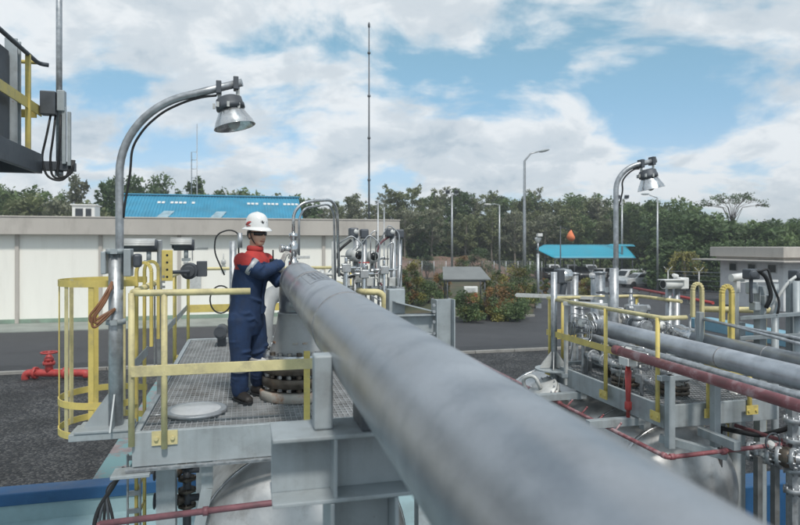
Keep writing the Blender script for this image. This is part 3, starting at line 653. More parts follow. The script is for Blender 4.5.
# parked vehicles
m_car = {k: M(k, c, .3, .1, .05, 2, coat=.5) for k, c in (('white_car_paint', (.62, .63, .64)), ('black_car_paint', (.02, .022, .025)), ('grey_car_paint', (.16, .17, .18)), ('silver_car_paint', (.38, .40, .42)))}
m_lamp = M('lamp_lens', (.6, .6, .58), .15, .3, .05, 5); m_tail = M('tail_lamp', (.3, .02, .02), .2, 0, .05, 5)
def car(px, Y, rz, paint, label, van=False):
    X, _ = gw(px, Y); t = thing('parked_car', label, 'car', (X, Y, 0), 'W', 'vehicles parked by the canopy')
    t.rotation_euler = (0, 0, rz)
    org = Vector((X, Y, 0)); L_, Wd = 4.5, 1.75
    sh = [(-2.2, .35), (-2.25, .75), (-2.15, 1.0), (-1.2, 1.02), (1.35, 1.02), (2.1, .92), (2.25, .7), (2.2, .35)]
    mb = MB(); mb.extrude([org+V(x, -Wd/2, z) for x, z in sh], V(0, Wd, 0)); part(mb, 'body', m_car[paint], t, .06)
    cb = [(-2.1, 1.0), (-1.95, 1.62), (-1.6, 1.72), (.35, 1.72), (.6, 1.62), (1.3, 1.0)] if van else [(-1.9, 1.0), (-1.45, 1.45), (-1.1, 1.52), (.2, 1.52), (.45, 1.45), (1.15, 1.0)]
    n = len(cb); mb = MB(); vs = [org+V(x, -(Wd/2-.04 if z < 1.1 else Wd/2-.18), z) for x, z in cb]+[org+V(x, (Wd/2-.04 if z < 1.1 else Wd/2-.18), z) for x, z in cb]
    mb.add(vs, [tuple(range(n)), tuple(range(n, 2*n))]+[(i, (i+1) % n, (i+1) % n+n, i+n) for i in range(n)]); part(mb, 'cabin', m_car[paint], t, .04)
    zb, zt_ = 1.08, (1.58 if van else 1.42)
    for s in (-1, 1):
        mb = MB(); y = lambda z: s*(Wd/2-.04-(z-1.0)/.5*.12+.012)
        for (u0, u1, v0, v1) in ((-1.7, -.45, -1.5, -.45), (-.35, .9, -.35, .4)):
            mb.add([org+V(u0, y(zb), zb), org+V(u1, y(zb), zb), org+V(v1, y(zt_), zt_), org+V(v0, y(zt_), zt_)], [(0, 1, 2, 3)])
        part(mb, 'side_window', m_glass, t)
    mb = MB(); mb.add([org+V(1.16 if not van else 1.26, -.66, 1.06), org+V(1.16 if not van else 1.26, .66, 1.06), org+V(.55 if not van else .68, .55, zt_), org+V(.55 if not van else .68, -.55, zt_)], [(0, 1, 2, 3)])
    for v_ in mb.v: v_.x += .035
    part(mb, 'windscreen', m_glass, t)
    mb = MB(); mb.add([org+V(-1.9-(.2 if van else 0), -.62, 1.06), org+V(-1.9-(.2 if van else 0), .62, 1.06), org+V(-1.52-(.43 if van else 0), .55, zt_), org+V(-1.52-(.43 if van else 0), -.55, zt_)], [(0, 1, 2, 3)])
    for v_ in mb.v: v_.x -= .02
    part(mb, 'rear_window', m_glass, t)
    for s in (-1, 1):
        mb = MB(); mb.ball(org+V(2.17, s*.62, .78), (.08, .18, .09), 8); part(mb, 'headlight', m_lamp, t)
        mb = MB(); mb.box(org+V(-2.2, s*.68, .85), (.08, .2, .22)); part(mb, 'tail_light', m_tail, t)
        for x in (-1.35, 1.4):
            c = org+V(x, s*(Wd/2-.08), .34); mb = MB(); mb.lathe([(.2, -.1), (.33, -.1), (.34, -.06), (.34, .06), (.33, .1), (.2, .1)], c, (0, 1, 0), 16); w_ = part(mb, 'wheel', m_black, t)
            mb = MB(); mb.lathe([(0, -.08), (.2, -.08), (.2, .08), (0, .08)], c, (0, 1, 0), 12); part(mb, 'rim', m_galv, w_)
car(547, 81, R(-80), 'black_car_paint', 'black car at the left end under the turquoise canopy')
car(562, 81, R(-95), 'silver_car_paint', 'silver grey car second from the left under the turquoise canopy')
car(580, 80, R(-86), 'black_car_paint', 'black car in the middle under the turquoise canopy', True)
car(600, 79, R(-120), 'white_car_paint', 'white car facing out under the right half of the canopy')
car(628, 70, R(-150), 'white_car_paint', 'white van with dark windows parked right of the canopy', True)
car(648, 73, R(-160), 'silver_car_paint', 'pale silver van parked behind the white van by the dark trees', True)
car(553, 88, R(-88), 'white_car_paint', 'white car in the back row behind the black car at the left end', True)
car(571, 88, R(-90), 'grey_car_paint', 'dark grey van in the back row under the canopy', True)
car(590, 87, R(-92), 'silver_car_paint', 'silver van in the back row near the middle of the canopy', True)
car(613, 80, R(-135), 'black_car_paint', 'black car between the white car and the white van')
car(640, 66, R(-165), 'white_car_paint', 'white car parked nearest the dark trees at the right end of the row')
# small garden shelter and hose cabinet
Ys = 42; xa, xb = gw(443, Ys)[0], gw(491, Ys)[0]
t = thing('garden_shelter', 'small shelter with a low grey roof among the garden shrubs', 'shelter', ((xa+xb)/2, Ys, 0), 'W')
mb = MB(); mb.add([(xa+.15, Ys+2.6, 2.85), (xb-.4, Ys+2.6, 2.85), (xb, Ys, 2.08), (xa, Ys, 2.08)], [(0, 1, 2, 3)])
m_sroof = M('grey_roof_sheet', (.19, .20, .20), .6, 0, .12, 1.5); rf = part(mb, 'roof', m_sroof, t); md = rf.modifiers.new('thick', 'SOLIDIFY'); md.thickness = .07
for x in (xa+.3, xb-.4):
    for y in (Ys+.15, Ys+2.4):
        mb = MB(); mb.tube([(x, y, 0), (x, y, 2.12)], .05, 8); part(mb, 'post', m_darksteel, t)
mb = MB(); mb.bar((xa+.3, Ys+.15, 2.03), (xb-.4, Ys+.15, 2.03), .06, .1); part(mb, 'beam', m_darksteel, t)
x = gw(471, 41)[0]; t = thing('hose_cabinet', 'white cabinet with a red lower panel under the small grey shelter', 'hose cabinet', (x, 41, 0), 'W')
mb = MB(); mb.span(x-.45, x+.45, 41, 41.4, .62, 1.72); part(mb, 'cabinet', m_white, t, .03)
mb = MB(); mb.span(x-.43, x+.43, 40.97, 40.997, .66, 1.28); part(mb, 'red_panel', m_red, t)
mb = MB(); mb.span(x-.3, x+.3, 40.96, 40.997, 1.34, 1.62); part(mb, 'window', m_offwhite, t)
for s in (-.38, .38):
    mb = MB(); mb.tube([(x+s, 41.2, 0), (x+s, 41.2, .62)], .04, 8); part(mb, 'leg', m_darksteel, t)
# red fire main across the yard
p0 = Vector((*gw(634, 58), .45)); p1 = Vector((*gw(713, 43), .45)); dd = p1-p0
t = thing('fire_main', 'long red pipe on low supports crossing the yard behind the right platform', 'pipe', p0.lerp(p1, .5)*1.0, 'W')
mb = MB(); mb.tube([p0, p1], .11, 10); part(mb, 'pipe', m_red, t)
for k in range(6):
    p = p0.lerp(p1, (k+.5)/6); mb = MB(); mb.span(p.x-.07, p.x+.07, p.y-.07, p.y+.07, 0, .35); part(mb, 'support', m_kerb, t)
p0 = Vector((*gw(640, 76), .5)); p1 = Vector((*gw(560, 82), .5))
mb = MB(); mb.tube([p0, p1], .09, 8); mb.tube([p0, p0-V(0, 0, .5)], .08, 8); mb.tube([p1, p1-V(0, 0, .5)], .08, 8); solo(mb, 'fire_main', m_redbrown, 'thin dull red pipe running in front of the parked cars', 'pipe', p0, 'W')
# security fence
t = thing('security_fence', 'fence with forked top posts and wires in front of the guard house', 'fence', (*gw(712, 50), 0), 'W')
fp = [gw(px, Y) for px, Y in ((668, 52), (699, 50), (724.5, 48.5), (752, 47), (780, 46))]
for (x, y) in fp:
    mb = MB(); mb.tube([(x, y, 0), (x, y, 2.3)], .05, 8); mb.tube([(x-.36, y, 2.66), (x, y, 2.3), (x+.36, y, 2.66)], .028, 6); part(mb, 'post', m_offwhite, t)
for z in (.4, .8, 1.2, 1.6, 2.0, 2.28):
    mb = MB(); mb.tube([(x, y, z) for x, y in fp], .014 if z < 2.2 else .025, 4); part(mb, 'wire', m_galv, t)
# far chain fence at the foot of the bank
t = thing('perimeter_fence', 'long faint wire fence at the foot of the red soil bank', 'fence', (*gw(480, 80), 0), 'W')
fp = [gw(px, 80) for px in range(398, 545, 12)]
for (x, y) in fp:
    mb = MB(); mb.tube([(x, y, 0), (x, y, 2.4)], .05, 6); part(mb, 'post', m_galv, t)
mb = MB()
for z in [.2+.2*k for k in range(12)]: mb.tube([(fp[0][0], 80, z), (fp[-1][0], 80, z)], .011, 4)
x = fp[0][0]
while x < fp[-1][0]: mb.tube([(x, 80, .1), (x, 80, 2.4)], .008, 4); x += .25
part(mb, 'mesh_panel', m_galv, t)
# left yard: hydrant and marker
hx, hy = gw(49, 20.6); t = thing('fire_hydrant', 'red fire hydrant pipe with a hand wheel at the gravel edge on the left', 'fire hydrant', (hx, hy, 0), 'W')
mb = MB(); mb.tube([(hx-.78, hy, -.1), (hx-.78, hy, .22), (hx+1.25, hy, .22), (hx+1.25, hy, .08)], .125, 12, .16); mb.tube([(hx, hy, .2), (hx, hy, .62)], .12, 12); part(mb, 'pipe', m_red, t)
mb = MB()
for x in (hx-.45, hx+.55):
    mb = MB(); mb.flange((x, hy, .22), (1, 0, 0), .2, .09, 8, .015); part(mb, 'flange', m_red, t)
mb = MB(); mb.flange((hx, hy, .55), (0, 0, 1), .19, .08, 8, .015); part(mb, 'flange', m_red, t)
mb = MB(); mb.lathe([(.14, 0), (.15, .1), (.08, .22), (.04, .25), (.04, .34)], (hx, hy, .6), n=12); part(mb, 'bonnet', m_red, t)
mb = MB(); mb.tube([(hx+.24*math.cos(a*.5236), hy+.24*math.sin(a*.5236), .90) for a in range(13)], .03, 6)
for a in range(3): mb.tube([(hx+.24*math.cos(a*2.09), hy+.24*math.sin(a*2.09), .90), (hx, hy, .90)], .02, 5)
part(mb, 'hand_wheel', m_red, t)
X, Y = gw(111, 34); mb = MB()
for k in range(6): mb.tube([(X, Y, .28*k), (X, Y, .28*k+.28)], .06, 8, m=k % 2)
solo(mb, 'marker_post', [m_red, m_white], 'thin red and white striped marker post on the far side of the road', 'marker post', (X, Y, 0), 'W')
# ================================================================== LEFT PLATFORM (plant frame: x = across, y = along the pipe, z up)
DZ = 3.0
PB0, PB1, PA0, PA1 = -.84, 1.75, 5.15, 10.1
def grating(b0, b1, a0, a1, z, step=.045, th=.008):
    mb = MB(); x = b0
    while x <= b1: mb.span(x-th/2, x+th/2, a0, a1, z-.03, z); x += step
    y = a0
    while y <= a1: mb.span(b0, b1, y-.006, y+.006, z-.028, z+.001); y += step*1.9
    return mb
pf = thing('left_access_platform', 'steel grating work platform under the worker with a pale grey edge beam', 'platform', (.4, 7.5, DZ))
m_lid = M('brushed_lid_steel', (.62, .63, .64), .42, .35, .08, 5, (.40, .40, .40), .3, 6)
m_grate = M('grating_steel', (.37, .38, .39), .5, .3, .2, 5, (.20, .18, .16), .6, 3)
part(grating(PB0+.06, PB1-.06, PA0+.06, PA1-.06, DZ), 'grating', m_grate, pf)
for k, (b0, b1, a0, a1) in enumerate(((PB0, PB1, PA0, PA0+.05), (PB0, PB1, PA1-.05, PA1), (PB0, PB0+.05, PA0+.053, PA1-.053), (PB1-.05, PB1, PA0+.053, PA1-.053))):
    mb = MB(); mb.span(b0, b1, a0, a1, DZ-.25, DZ+.018); part(mb, 'edge_beam', m_steel, pf, .006)
mb = MB(); x = PB0-.04
mb.span(PB0-.04, PB1, PA0-.045, PA0-.003, DZ-.275, DZ-.253)
while x < PB1-.05: mb.span(x, x+.06, PA0-.05, PA0-.047, DZ-.262, DZ-.247); x += .085
part(mb, 'serrated_ledge', m_galv, pf, .002)
for a in (6.2, 7.4, 8.7):
    mb = MB(); mb.ibeam((PB0+.06, a, DZ-.15), (PB1-.06, a, DZ-.15), .2, .1); part(mb, 'joist', m_steel, pf)
mb = MB(); mb.span(-.98, -.70, 5.06, 5.26, DZ-.305, DZ-.28); part(mb, 'corner_plate', m_steel, pf, .004)
for b, a in ((-.62, 5.45), (1.6, 5.45), (-.62, 9.8), (1.6, 9.8)):
    mb = MB(); mb.ibeam((b, a, 0), (b, a, DZ-.26), .15, .15, up=(0, 1, 0)); part(mb, 'column', m_steel, pf, .003)
mb = MB(); mb.bar((-.29, 5.25, DZ-.27), (-.29, 5.25, DZ-.5), .09, .015, (0, 1, 0)); mb.bar((-.29, 5.25, DZ-.5), (-.36, 5.25, DZ-.85), .09, .015, (0, 1, 0)); mb.bar((-.36, 5.25, DZ-.85), (-.36, 5.25, 1.6), .09, .015, (0, 1, 0)); part(mb, 'brace_plate', m_steel, pf, .003)

# handrails
RZ = DZ+1.1; MZ = DZ+.5
def post(b, a, z0, z1, parent, plate=True, ax='y', mat=None):
    mb = MB(); mb.tube([(b, a, z0), (b, a, z1)], .024, 10); p = part(mb, 'post', mat or m_yeldull, parent)
    if plate:
        mb = MB()
        if ax == 'y':
            mb.span(b-.1, b+.1, a+.018, a+.030, DZ-.02-.045, DZ+.055) if False else mb.span(b-.095, b+.095, a+.022, a+.034, z0+.02, z0+.13)
            for s in (-.06, .06): mb.tube([(b+s, a+.024, z0+.075), (b+s, a+.004, z0+.075)], .016, 6)
        else:
            mb.span(b+.022*1, b+.034, a-.095, a+.095, z0+.02, z0+.13)
            for s in (-.06, .06): mb.tube([(b+.024, a+s, z0+.075), (b+.004, a+s, z0+.075)], .016, 6)
        part(mb, 'base_plate', mat or m_yeldull, p)
    return p
rl = thing('guard_rail', 'faded yellow tubular guard rail along the near edge of the left platform', 'railing', (.2, PA0, DZ))
mb = MB(); mb.tube([(PB0-.0, PA0+.12, RZ), (PB0+.03, PA0-.03, RZ), (PB0+.12, PA0-.035, RZ), (.05, PA0-.035, RZ)], .026, 12, .06); part(mb, 'top_rail', m_yeldull, rl)
mb = MB(); mb.bar((PB0, PA0-.05, MZ), (.62, PA0-.05, MZ), .012, .085); part(mb, 'mid_rail', m_yeldull, rl, .003)
post(-.60, PA0-.035, DZ-.11, RZ, rl); post(PB0, PA0-.02, DZ-.08, RZ, rl, False)
mb = MB(); mb.bar((.50, PA0-.03, DZ+.02), (.50, PA0-.03, MZ+.10), .05, .03, (0, 1, 0)); part(mb, 'post', m_yel, rl, .004)
rl = thing('guard_rail', 'yellow guard rail along the left side of the left platform behind the ladder', 'railing', (PB0, 7.5, DZ))
mb = MB(); mb.tube([(PB0, PA0+.05, RZ), (PB0, PA1-.1, RZ)], .026, 10); part(mb, 'top_rail', m_yeldull, rl)
mb = MB(); mb.bar((PB0-.02, PA0+.05, MZ), (PB0-.02, 6.1, MZ), .012, .08); mb.bar((PB0-.02, 7.3, MZ), (PB0-.02, PA1, MZ), .012, .08); part(mb, 'mid_rail', m_steel, rl, .003)
for a in (7.0, 8.5): post(PB0-.03, a, DZ-.1, RZ, rl, True, 'x', m_yel)
rl = thing('guard_rail', 'yellow guard rail along the far edge of the left platform before the white wall', 'railing', (.4, PA1, DZ))
mb = MB(); mb.tube([(PB0, PA1-.12, RZ), (PB0+.02, PA1, RZ), (PB0+.12, PA1+.03, RZ), (PB1, PA1+.03, RZ)], .026, 10, .06); part(mb, 'top_rail', m_yeldull, rl)
mb = MB(); mb.bar((PB0, PA1+.04, MZ-.02), (PB1, PA1+.04, MZ-.02), .012, .12); part(mb, 'mid_rail', m_yel, rl, .003)
for b in (PB0, -.15, .75, 1.7): post(b, PA1+.03, DZ-.1, RZ, rl, False, 'y', m_yel)
rl = thing('guard_rail', 'short yellow guard rail beyond the main pipe below the transmitters', 'railing', (PB1, 8, DZ))
mb = MB(); mb.tube([(PB1+.03, 7.9, DZ-.1), (PB1+.03, 7.9, RZ-.24), (PB1-.25, 7.9, RZ-.24), (PB1-.32, PA1, RZ-.24)], .042, 12, .14); part(mb, 'top_rail', m_yeldull, rl)
post(PB1-.31, 9.6, DZ, RZ-.25, rl, False, 'x', m_yel)

# caged ladder
ld = thing('caged_ladder', 'yellow caged ladder rising past the left side of the left platform', 'ladder', (-.9, 5.9, 0))
for a in (5.68, 6.12):
    mb = MB(); pts = [(-.89, a, 0), (-.89, a, 4.24)]+[(-.89+.06-.06*math.cos(q*.3927), a, 4.24+.08*math.sin(q*.3927)) for q in range(1, 9)]+[(-.77, a, 3.6)]
    for p0, p1 in zip(pts, pts[1:]): mb.bar(p0, p1, .05, .026, (1, 0, 0) if abs(p1[2]-p0[2]) > .03 else (0, 0, 1))
    part(mb, 'side_rail', m_yel, ld, .003)
for k in range(12):
    mb = MB(); mb.tube([(-.89, 5.68, .2+.24*k), (-.89, 6.12, .2+.24*k)], .011, 8); part(mb, 'rung', m_yel, ld)
cb, ca, cr_ = -1.17, 5.9, .37
def hoop(z, h=.055):
    mb = MB(); pts = []
    pts.append((-.86, 5.64, z)); 
    for q in range(25):
        an = R(52)+R(256)*q/24; pts.append((cb+cr_*math.cos(an), ca+cr_*math.sin(an) if True else 0, z))
    pts = [(-.875, 6.16, z)]+[(cb+cr_*math.cos(R(52)+R(256)*q/24), ca+cr_*math.sin(R(52)+R(256)*q/24), z) for q in range(25)]+[(-.875, 5.64, z)]
    n = len(pts)
    vs = []; 
    for i, p in enumerate(pts):
        t = (Vector(pts[min(i+1, n-1)])-Vector(pts[max(i-1, 0)])).normalized(); nn = Vector((t.y, -t.x, 0))*.005
        for s, zz in ((-1, -h/2), (1, -h/2), (1, h/2), (-1, h/2)): vs.append(Vector(p)+nn*s+V(0, 0, zz))
    fs = [(i*4+k, i*4+(k+1) % 4, i*4+4+(k+1) % 4, i*4+4+k) for i in range(n-1) for k in range(4)]+[(0, 1, 2, 3), (4*n-4, 4*n-3, 4*n-2, 4*n-1)]
    mb.add(vs, fs); part(mb, 'hoop', m_yel, ld)
for z in (2.90, 3.15, 4.15): hoop(z)
for an in (78, 115, 152, 189, 226, 263, 290):
    x, y = cb+(cr_-.006)*math.cos(R(an)), ca+(cr_-.006)*math.sin(R(an)); d = V(math.cos(R(an)), math.sin(R(an)), 0); tng = V(-d.y, d.x, 0)
    mb = MB(); mb.bar((x, y, 2.88), (x, y, 4.17), .042, .008, d); part(mb, 'cage_bar', m_yel if an % 2 else m_yeldull, ld)

# left lamp post
lp = thing('bent_lamp_post', 'near left bent grey lamp post with a bell shaped silver lamp', 'lamp post', (-.99, 5.34, DZ))
def lamp_post(root, b, a, z0, zj, ztop, reach, s=1.0, hs=1.0):
    mb = MB(); mb.span(b-.27, b+.13, a-.15, a+.15, z0, z0+.02); bp_ = part(mb, 'base_plate', m_steel, root, .004)
    for (dx, dy) in ((-1, 0), (0, -1), (0, 1)):
        mb = MB(); d = V(dx, dy, 0); t_ = V(-dy, dx, 0)*.006; p = V(b, a, z0+.02)+d*.05
        q = [p, p+d*.18, p+d*.16+V(0, 0, .03), p+V(0, 0, .26)]; mb.extrude([v_-t_ for v_ in q], t_*2); part(mb, 'gusset', m_steel, root)
    mb = MB(); mb.tube([(b, a, z0+.02), (b, a, zj)], .055*s, 16); part(mb, 'lower_pole', m_galv, root)
    d = V(CT, -ST, 0)  # reach straight to the right of the photograph
    p0 = V(b, a, zj-.3)+d*.03; zc = ztop-reach*.62
    pts = [p0, p0.lerp(V(p0.x, p0.y, zc), .5), V(p0.x, p0.y, zc)]
    for q in range(1, 15):
        an = R(78)*q/14; pts.append(V(p0.x, p0.y, zc)+d*(reach*.66*(1-math.cos(an)))+V(0, 0, reach*.60*math.sin(an)))
    e = pts[-1]; td = (pts[-1]-pts[-2]).normalized(); pts.append(e+td*reach*.40)
    mb = MB(); mb.tube(pts, .031*s, 14); pl = part(mb, 'bent_arm', m_galv, root)
    tip = pts[-1]-td*.05*s
    for q in (0.0, .14):
        mb = MB(); mb.box(tip-td*q*s, (.04*s, .10*s, .10*s)); part(mb, 'clamp', m_darksteel, root, .004)
    mb = MB(); c = tip-td*.06*s; up = V(.10, .03, 1).normalized()
    for q in (-1, 1): mb.bar(c+td*.075*q*s, c+td*.075*q*s-V(0, 0, .10*s), .03*s, .012*s, (0, 1, 0))
    mb.bar(c+td*.085*s-V(0, 0, .10*s), c-td*.085*s-V(0, 0, .10*s), .06*s, .012*s); part(mb, 'yoke', m_offwhite, root, .002)
    ax = V(d.x*-.22, d.y*-.22, 1).normalized(); hc = c-V(0, 0, .105*s)
    mb = MB(); mb.lathe([(.06*s, .02*s), (.10*s, .0), (.105*s, -.045*s), (.112*s, -.05*s), (.112*s, -.085*s), (.09*s, -.09*s)], hc, ax, 28); part(mb, 'lamp_body', m_darksteel, root)
    for q in range(8):
        an = q*.785; mb = MB(); mb.box(hc+V(math.cos(an)*.112*s, math.sin(an)*.112*s, -.065*s), (.02*s, .02*s, .04*s)); part(mb, 'lamp_clip', m_offwhite, root)
    mb = MB(); mb.lathe([(.088*s, -.085*s), (.100*s, -.10*s), (.120*s, -.14*s), (.148*s, -.19*s), (.160*s, -.225*s), (.164*s, -.23*s), (.157*s, -.226*s), (.143*s, -.192*s), (.113*s, -.14*s), (.09*s, -.105*s), (.02, -.10*s)], hc, ax, 36); part(mb, 'lamp_shade', m_chrome, root)
    mb = MB(); mb.ball(hc-ax*.19*s, (.05*s, .05*s, .06*s), 16); part(mb, 'bulb_glass', m_offwhite, root)
    mb = MB(); cpts = [hc+V(0, 0, .05*s)-td*.10*s, c-td*.2*s-V(0, 0, .04*s)]+[pts[i]-V(0, 0, .03)+d*.045*s for i in (15, 12, 9, 6)]+[pts[2]+d*.085*s+V(0, 0, -.0), pts[2]+d*.04*s-V(0, 0, .25), pts[2]+d*.03-V(0, 0, .35)]
    mb.tube(cpts, .010*s, 8, .08); part(mb, 'cable', m_black, root)
    return pts
lamp_post(lp, -.99, 5.34, DZ+.02, 4.42, 5.70, 1.07, 1.0)
mb = MB()
for z in (4.42, 3.86):
    mb = MB(); mb.lathe([(.058, -.02), (.075, -.02), (.075, .02), (.058, .02)], (-.99, 5.34, z), n=16); mb.box((-.99, 5.27, z), (.05, .03, .04)); part(mb, 'pipe_clamp', m_steel, lp)
mb = MB(); mb.span(-1.09, -1.055, 5.28, 5.44, 4.24, 4.42); part(mb, 'junction_box', m_steel, lp, .008)
mb = MB(); mb.span(-.925, -.87, 5.28, 5.42, 4.22, 4.44); part(mb, 'junction_box', m_steel, lp, .008)
mb = MB(); mb.span(-.86, -.80, 5.29, 5.40, 4.29, 4.40); part(mb, 'photocell', m_darksteel, lp, .02)
for k, (dx, dz) in enumerate(((0, 0), (.02, .03), (-.015, .045))):
    mb = MB(); mb.tube([(-1.0, 5.26, 4.14+dz), (-1.06+dx, 5.23, 4.03), (-1.14+dx, 5.21, 3.90+dz*.5), (-1.13+dx, 5.21, 3.82+dz), (-1.06, 5.24, 3.88+dz), (-.98, 5.27, 3.97)], .010, 8, .06); part(mb, 'hose_loop', m_orangehose, lp)
mb = MB(); mb.span(-1.3, -.845, 5.20, 5.48, DZ-.035, DZ+.018); solo(mb, 'lamp_bracket', m_steel, 'grey steel bracket plate carrying the near left lamp post beside the platform', 'bracket', (-1.1, 5.34, DZ), bevel=.004)

# surveillance cameras on a drilled strut by the ladder
sb, sa = -.80, 6.45
st = thing('camera_strut', 'perforated grey strut with a drilled yellow plate on the left platform', 'post', (sb, sa, DZ))
mb = MB(); mb.bar((sb, sa, DZ), (sb, sa, 4.52), .045, .045, (0, 1, 0)); part(mb, 'strut', m_galv, st, .004)
mb = MB(); mb.span(sb-.045, sb-.035, sa-.06, sa-.01, 3.2, 4.1)
for k in range(22): mb.span(sb+.03, sb+.055, sa-.05, sa-.03, DZ+.1+.05*k, DZ+.125+.05*k)
part(mb, 'cable_ladder', m_galv, st)
mb = MB(); mb.span(sb+.025, sb+.125, sa-.05, sa-.035, 4.12, 4.42); part(mb, 'yellow_plate', m_yel, st, .003)
mb = MB()
for k in range(4): mb.lathe([(0, -.004), (.012, -.004), (.012, .0)], (sb+.075, sa-.051, 4.16+.07*k), (0, -1, 0), 8)
part(mb, 'bolt_hole', m_black, st)
def cctv(b0, b1, a, z, label, shield=m_offwhite):
    t = thing('surveillance_camera', label, 'camera', ((b0+b1)/2, a, z))
    mb = MB(); mb.tube([(b0, a, z), (b1, a, z)], .058, 18); part(mb, 'housing', m_darksteel, t)
    mb = MB(); n = 12
    for q in range(n):
        a0, a1 = R(-25+205*q/n), R(-25+205*(q+1)/n); r0 = .072
        mb.add([(b0-.03, a+r0*math.cos(a0), z+r0*math.sin(a0)), (b0-.03, a+r0*math.cos(a1), z+r0*math.sin(a1)), (b1-.02, a+r0*math.cos(a1), z+r0*math.sin(a1)), (b1-.02, a+r0*math.cos(a0), z+r0*math.sin(a0))], [(0, 1, 2, 3)], True)
    s_ = part(mb, 'sun_shield', shield, t); md = s_.modifiers.new('thick', 'SOLIDIFY'); md.thickness = .004
    mb = MB(); mb.lathe([(0, 0), (.04, 0), (.04, .01)], (b0-.003, a, z), (-1, 0, 0), 16); part(mb, 'lens', m_glass, t)
    mb = MB(); mb.tube([(b1-.08, a, z-.05), (b1-.08, a, z-.14)], .022, 8); mb.box((b1-.08, a, z-.15), (.08, .08, .03)); part(mb, 'mount', m_steel, t)
    return t
cctv(-1.12, -.80, 6.32, 4.46, 'large silver camera with a dark underside left of the drilled yellow plate')
cctv(-.70, -.50, 6.75, 4.47, 'short silver camera right of the drilled yellow plate by the ladder')
mb = MB(); mb.tube([(-.55, 6.9, DZ+1.2), (-.55, 6.7, DZ+1.2)], .085, 16); mb.tube([(-.55, 6.7, DZ+1.2), (-.55, 6.66, DZ+1.2)], .06, 16); mb.tube([(-.55, 6.85, DZ+1.2), (-.55, 6.6, DZ+1.2), (-.76, 6.47, DZ+1.2)], .018, 8); mb.box((-.43, 6.85, DZ+1.22), (.1, .14, .16))
solo(mb, 'beam_detector', m_darksteel, 'round dark detector on a short arm below the short silver camera', 'detector', (-.76, 6.47, DZ+1.2), bevel=.005)

# hatch disc lying on the grating
hd = thing('round_hatch_plate', 'round silver plate lying on the grating near the front edge of the left platform', 'hatch cover', (-.52, 5.62, DZ))
pc = V(-.41, 5.72, DZ); mb = MB(); mb.lathe([(.0, .042), (.20, .040), (.215, .03), (.24, .028), (.255, .022), (.26, .004), (.26, .002)], pc, n=40); part(mb, 'plate', m_lid, hd)
mb = MB(); mb.lathe([(.254, .003), (.268, .003), (.268, .03), (.256, .032)], pc, n=40); part(mb, 'rim', m_galv, hd)
mb = MB(); mb.tube([(-.78, 5.66, DZ+.012), (-.70, 5.66, DZ+.012), (-.64, 5.74, DZ+.012)], .008, 6); part(mb, 'hinge_rod', m_galv, hd)

# ------------------------------------------------------------------ vessels
def vessel(b, a0, a1, Rv, zc, label, dome=.48):
    t = thing('pressure_vessel', label, 'vessel', (b, (a0+a1)/2, zc-Rv))
    mb = MB(); mb.tube([(b, a0, zc), (b, a1, zc)], Rv, 64, cap=False); part(mb, 'shell', m_vessel, t)
    for s, a in ((-1, a0), (1, a1)):
        mb = MB(); mb.lathe([(Rv*math.cos(q*math.pi/24), dome*math.sin(q*math.pi/24)) for q in range(13)], (b, a, zc), (0, s, 0), 64); part(mb, 'dished_end', m_vessel, t)
    for k in range(5):
        a = a0+(a1-a0)*(k/4); mb = MB(); mb.lathe([(Rv+.002, -.025), (Rv+.012, -.02), (Rv+.012, .02), (Rv+.002, .025)], (b, a, zc), (0, 1, 0), 64); part(mb, 'cladding_band', m_chrome, t)
    for f in (.18, .8):
        a = a0+(a1-a0)*f; mb = MB(); mb.span(b-Rv*.8, b+Rv*.8, a-.12, a+.12, 0, zc-Rv*.62); part(mb, 'saddle', m_steel, t)
    return t
v1 = vessel(.5, 5.5, 9.6, .93, 1.78, 'silver clad pressure vessel directly below the left platform')
# nozzle stack under the main pipe
nz = thing('vessel_nozzle', 'dark bolted flange stack on a rusty ring below the bend of the main pipe', 'flange stack', (.5, 6.27, DZ-.35))
cx_, cy_ = .50, 6.12
mb = MB(); mb.lathe([(.20, -.5), (.20, .0), (.345, .0), (.355, .01), (.355, .075), (.345, .085), (.22, .085)], (cx_, cy_, DZ), n=40); part(mb, 'base_ring', m_rustring, nz)
for z in (.175, .30):
    mb = MB(); mb.flange((cx_, cy_, DZ+z), (0, 0, 1), .335, .085, 0); part(mb, 'flange', m_dkflange, nz)
mb = MB(); mb.lathe([(.25, .08), (.25, .40)], (cx_, cy_, DZ), n=32); part(mb, 'gasket', m_black, nz)
for k in range(20):
    an = k*math.pi/10; x, y = cx_+.295*math.cos(an), cy_+.295*math.sin(an); mb = MB(); mb.tube([(x, y, DZ+.10), (x, y, DZ+.46)], .015, 6)
    for z in (.45, .36, .235, .115): mb.lathe([(.026, -.014), (.026, .014)], (x, y, DZ+z), n=6, smooth=False)
    part(mb, 'stud_bolt', m_chrome if k % 3 else m_dkflange, nz)
mb = MB(); mb.box((cx_-.33, cy_-.14, DZ+.37), (.05, .004, .07), Matrix.Rotation(.5, 3, 'Y')); part(mb, 'paper_tag', m_white, nz)
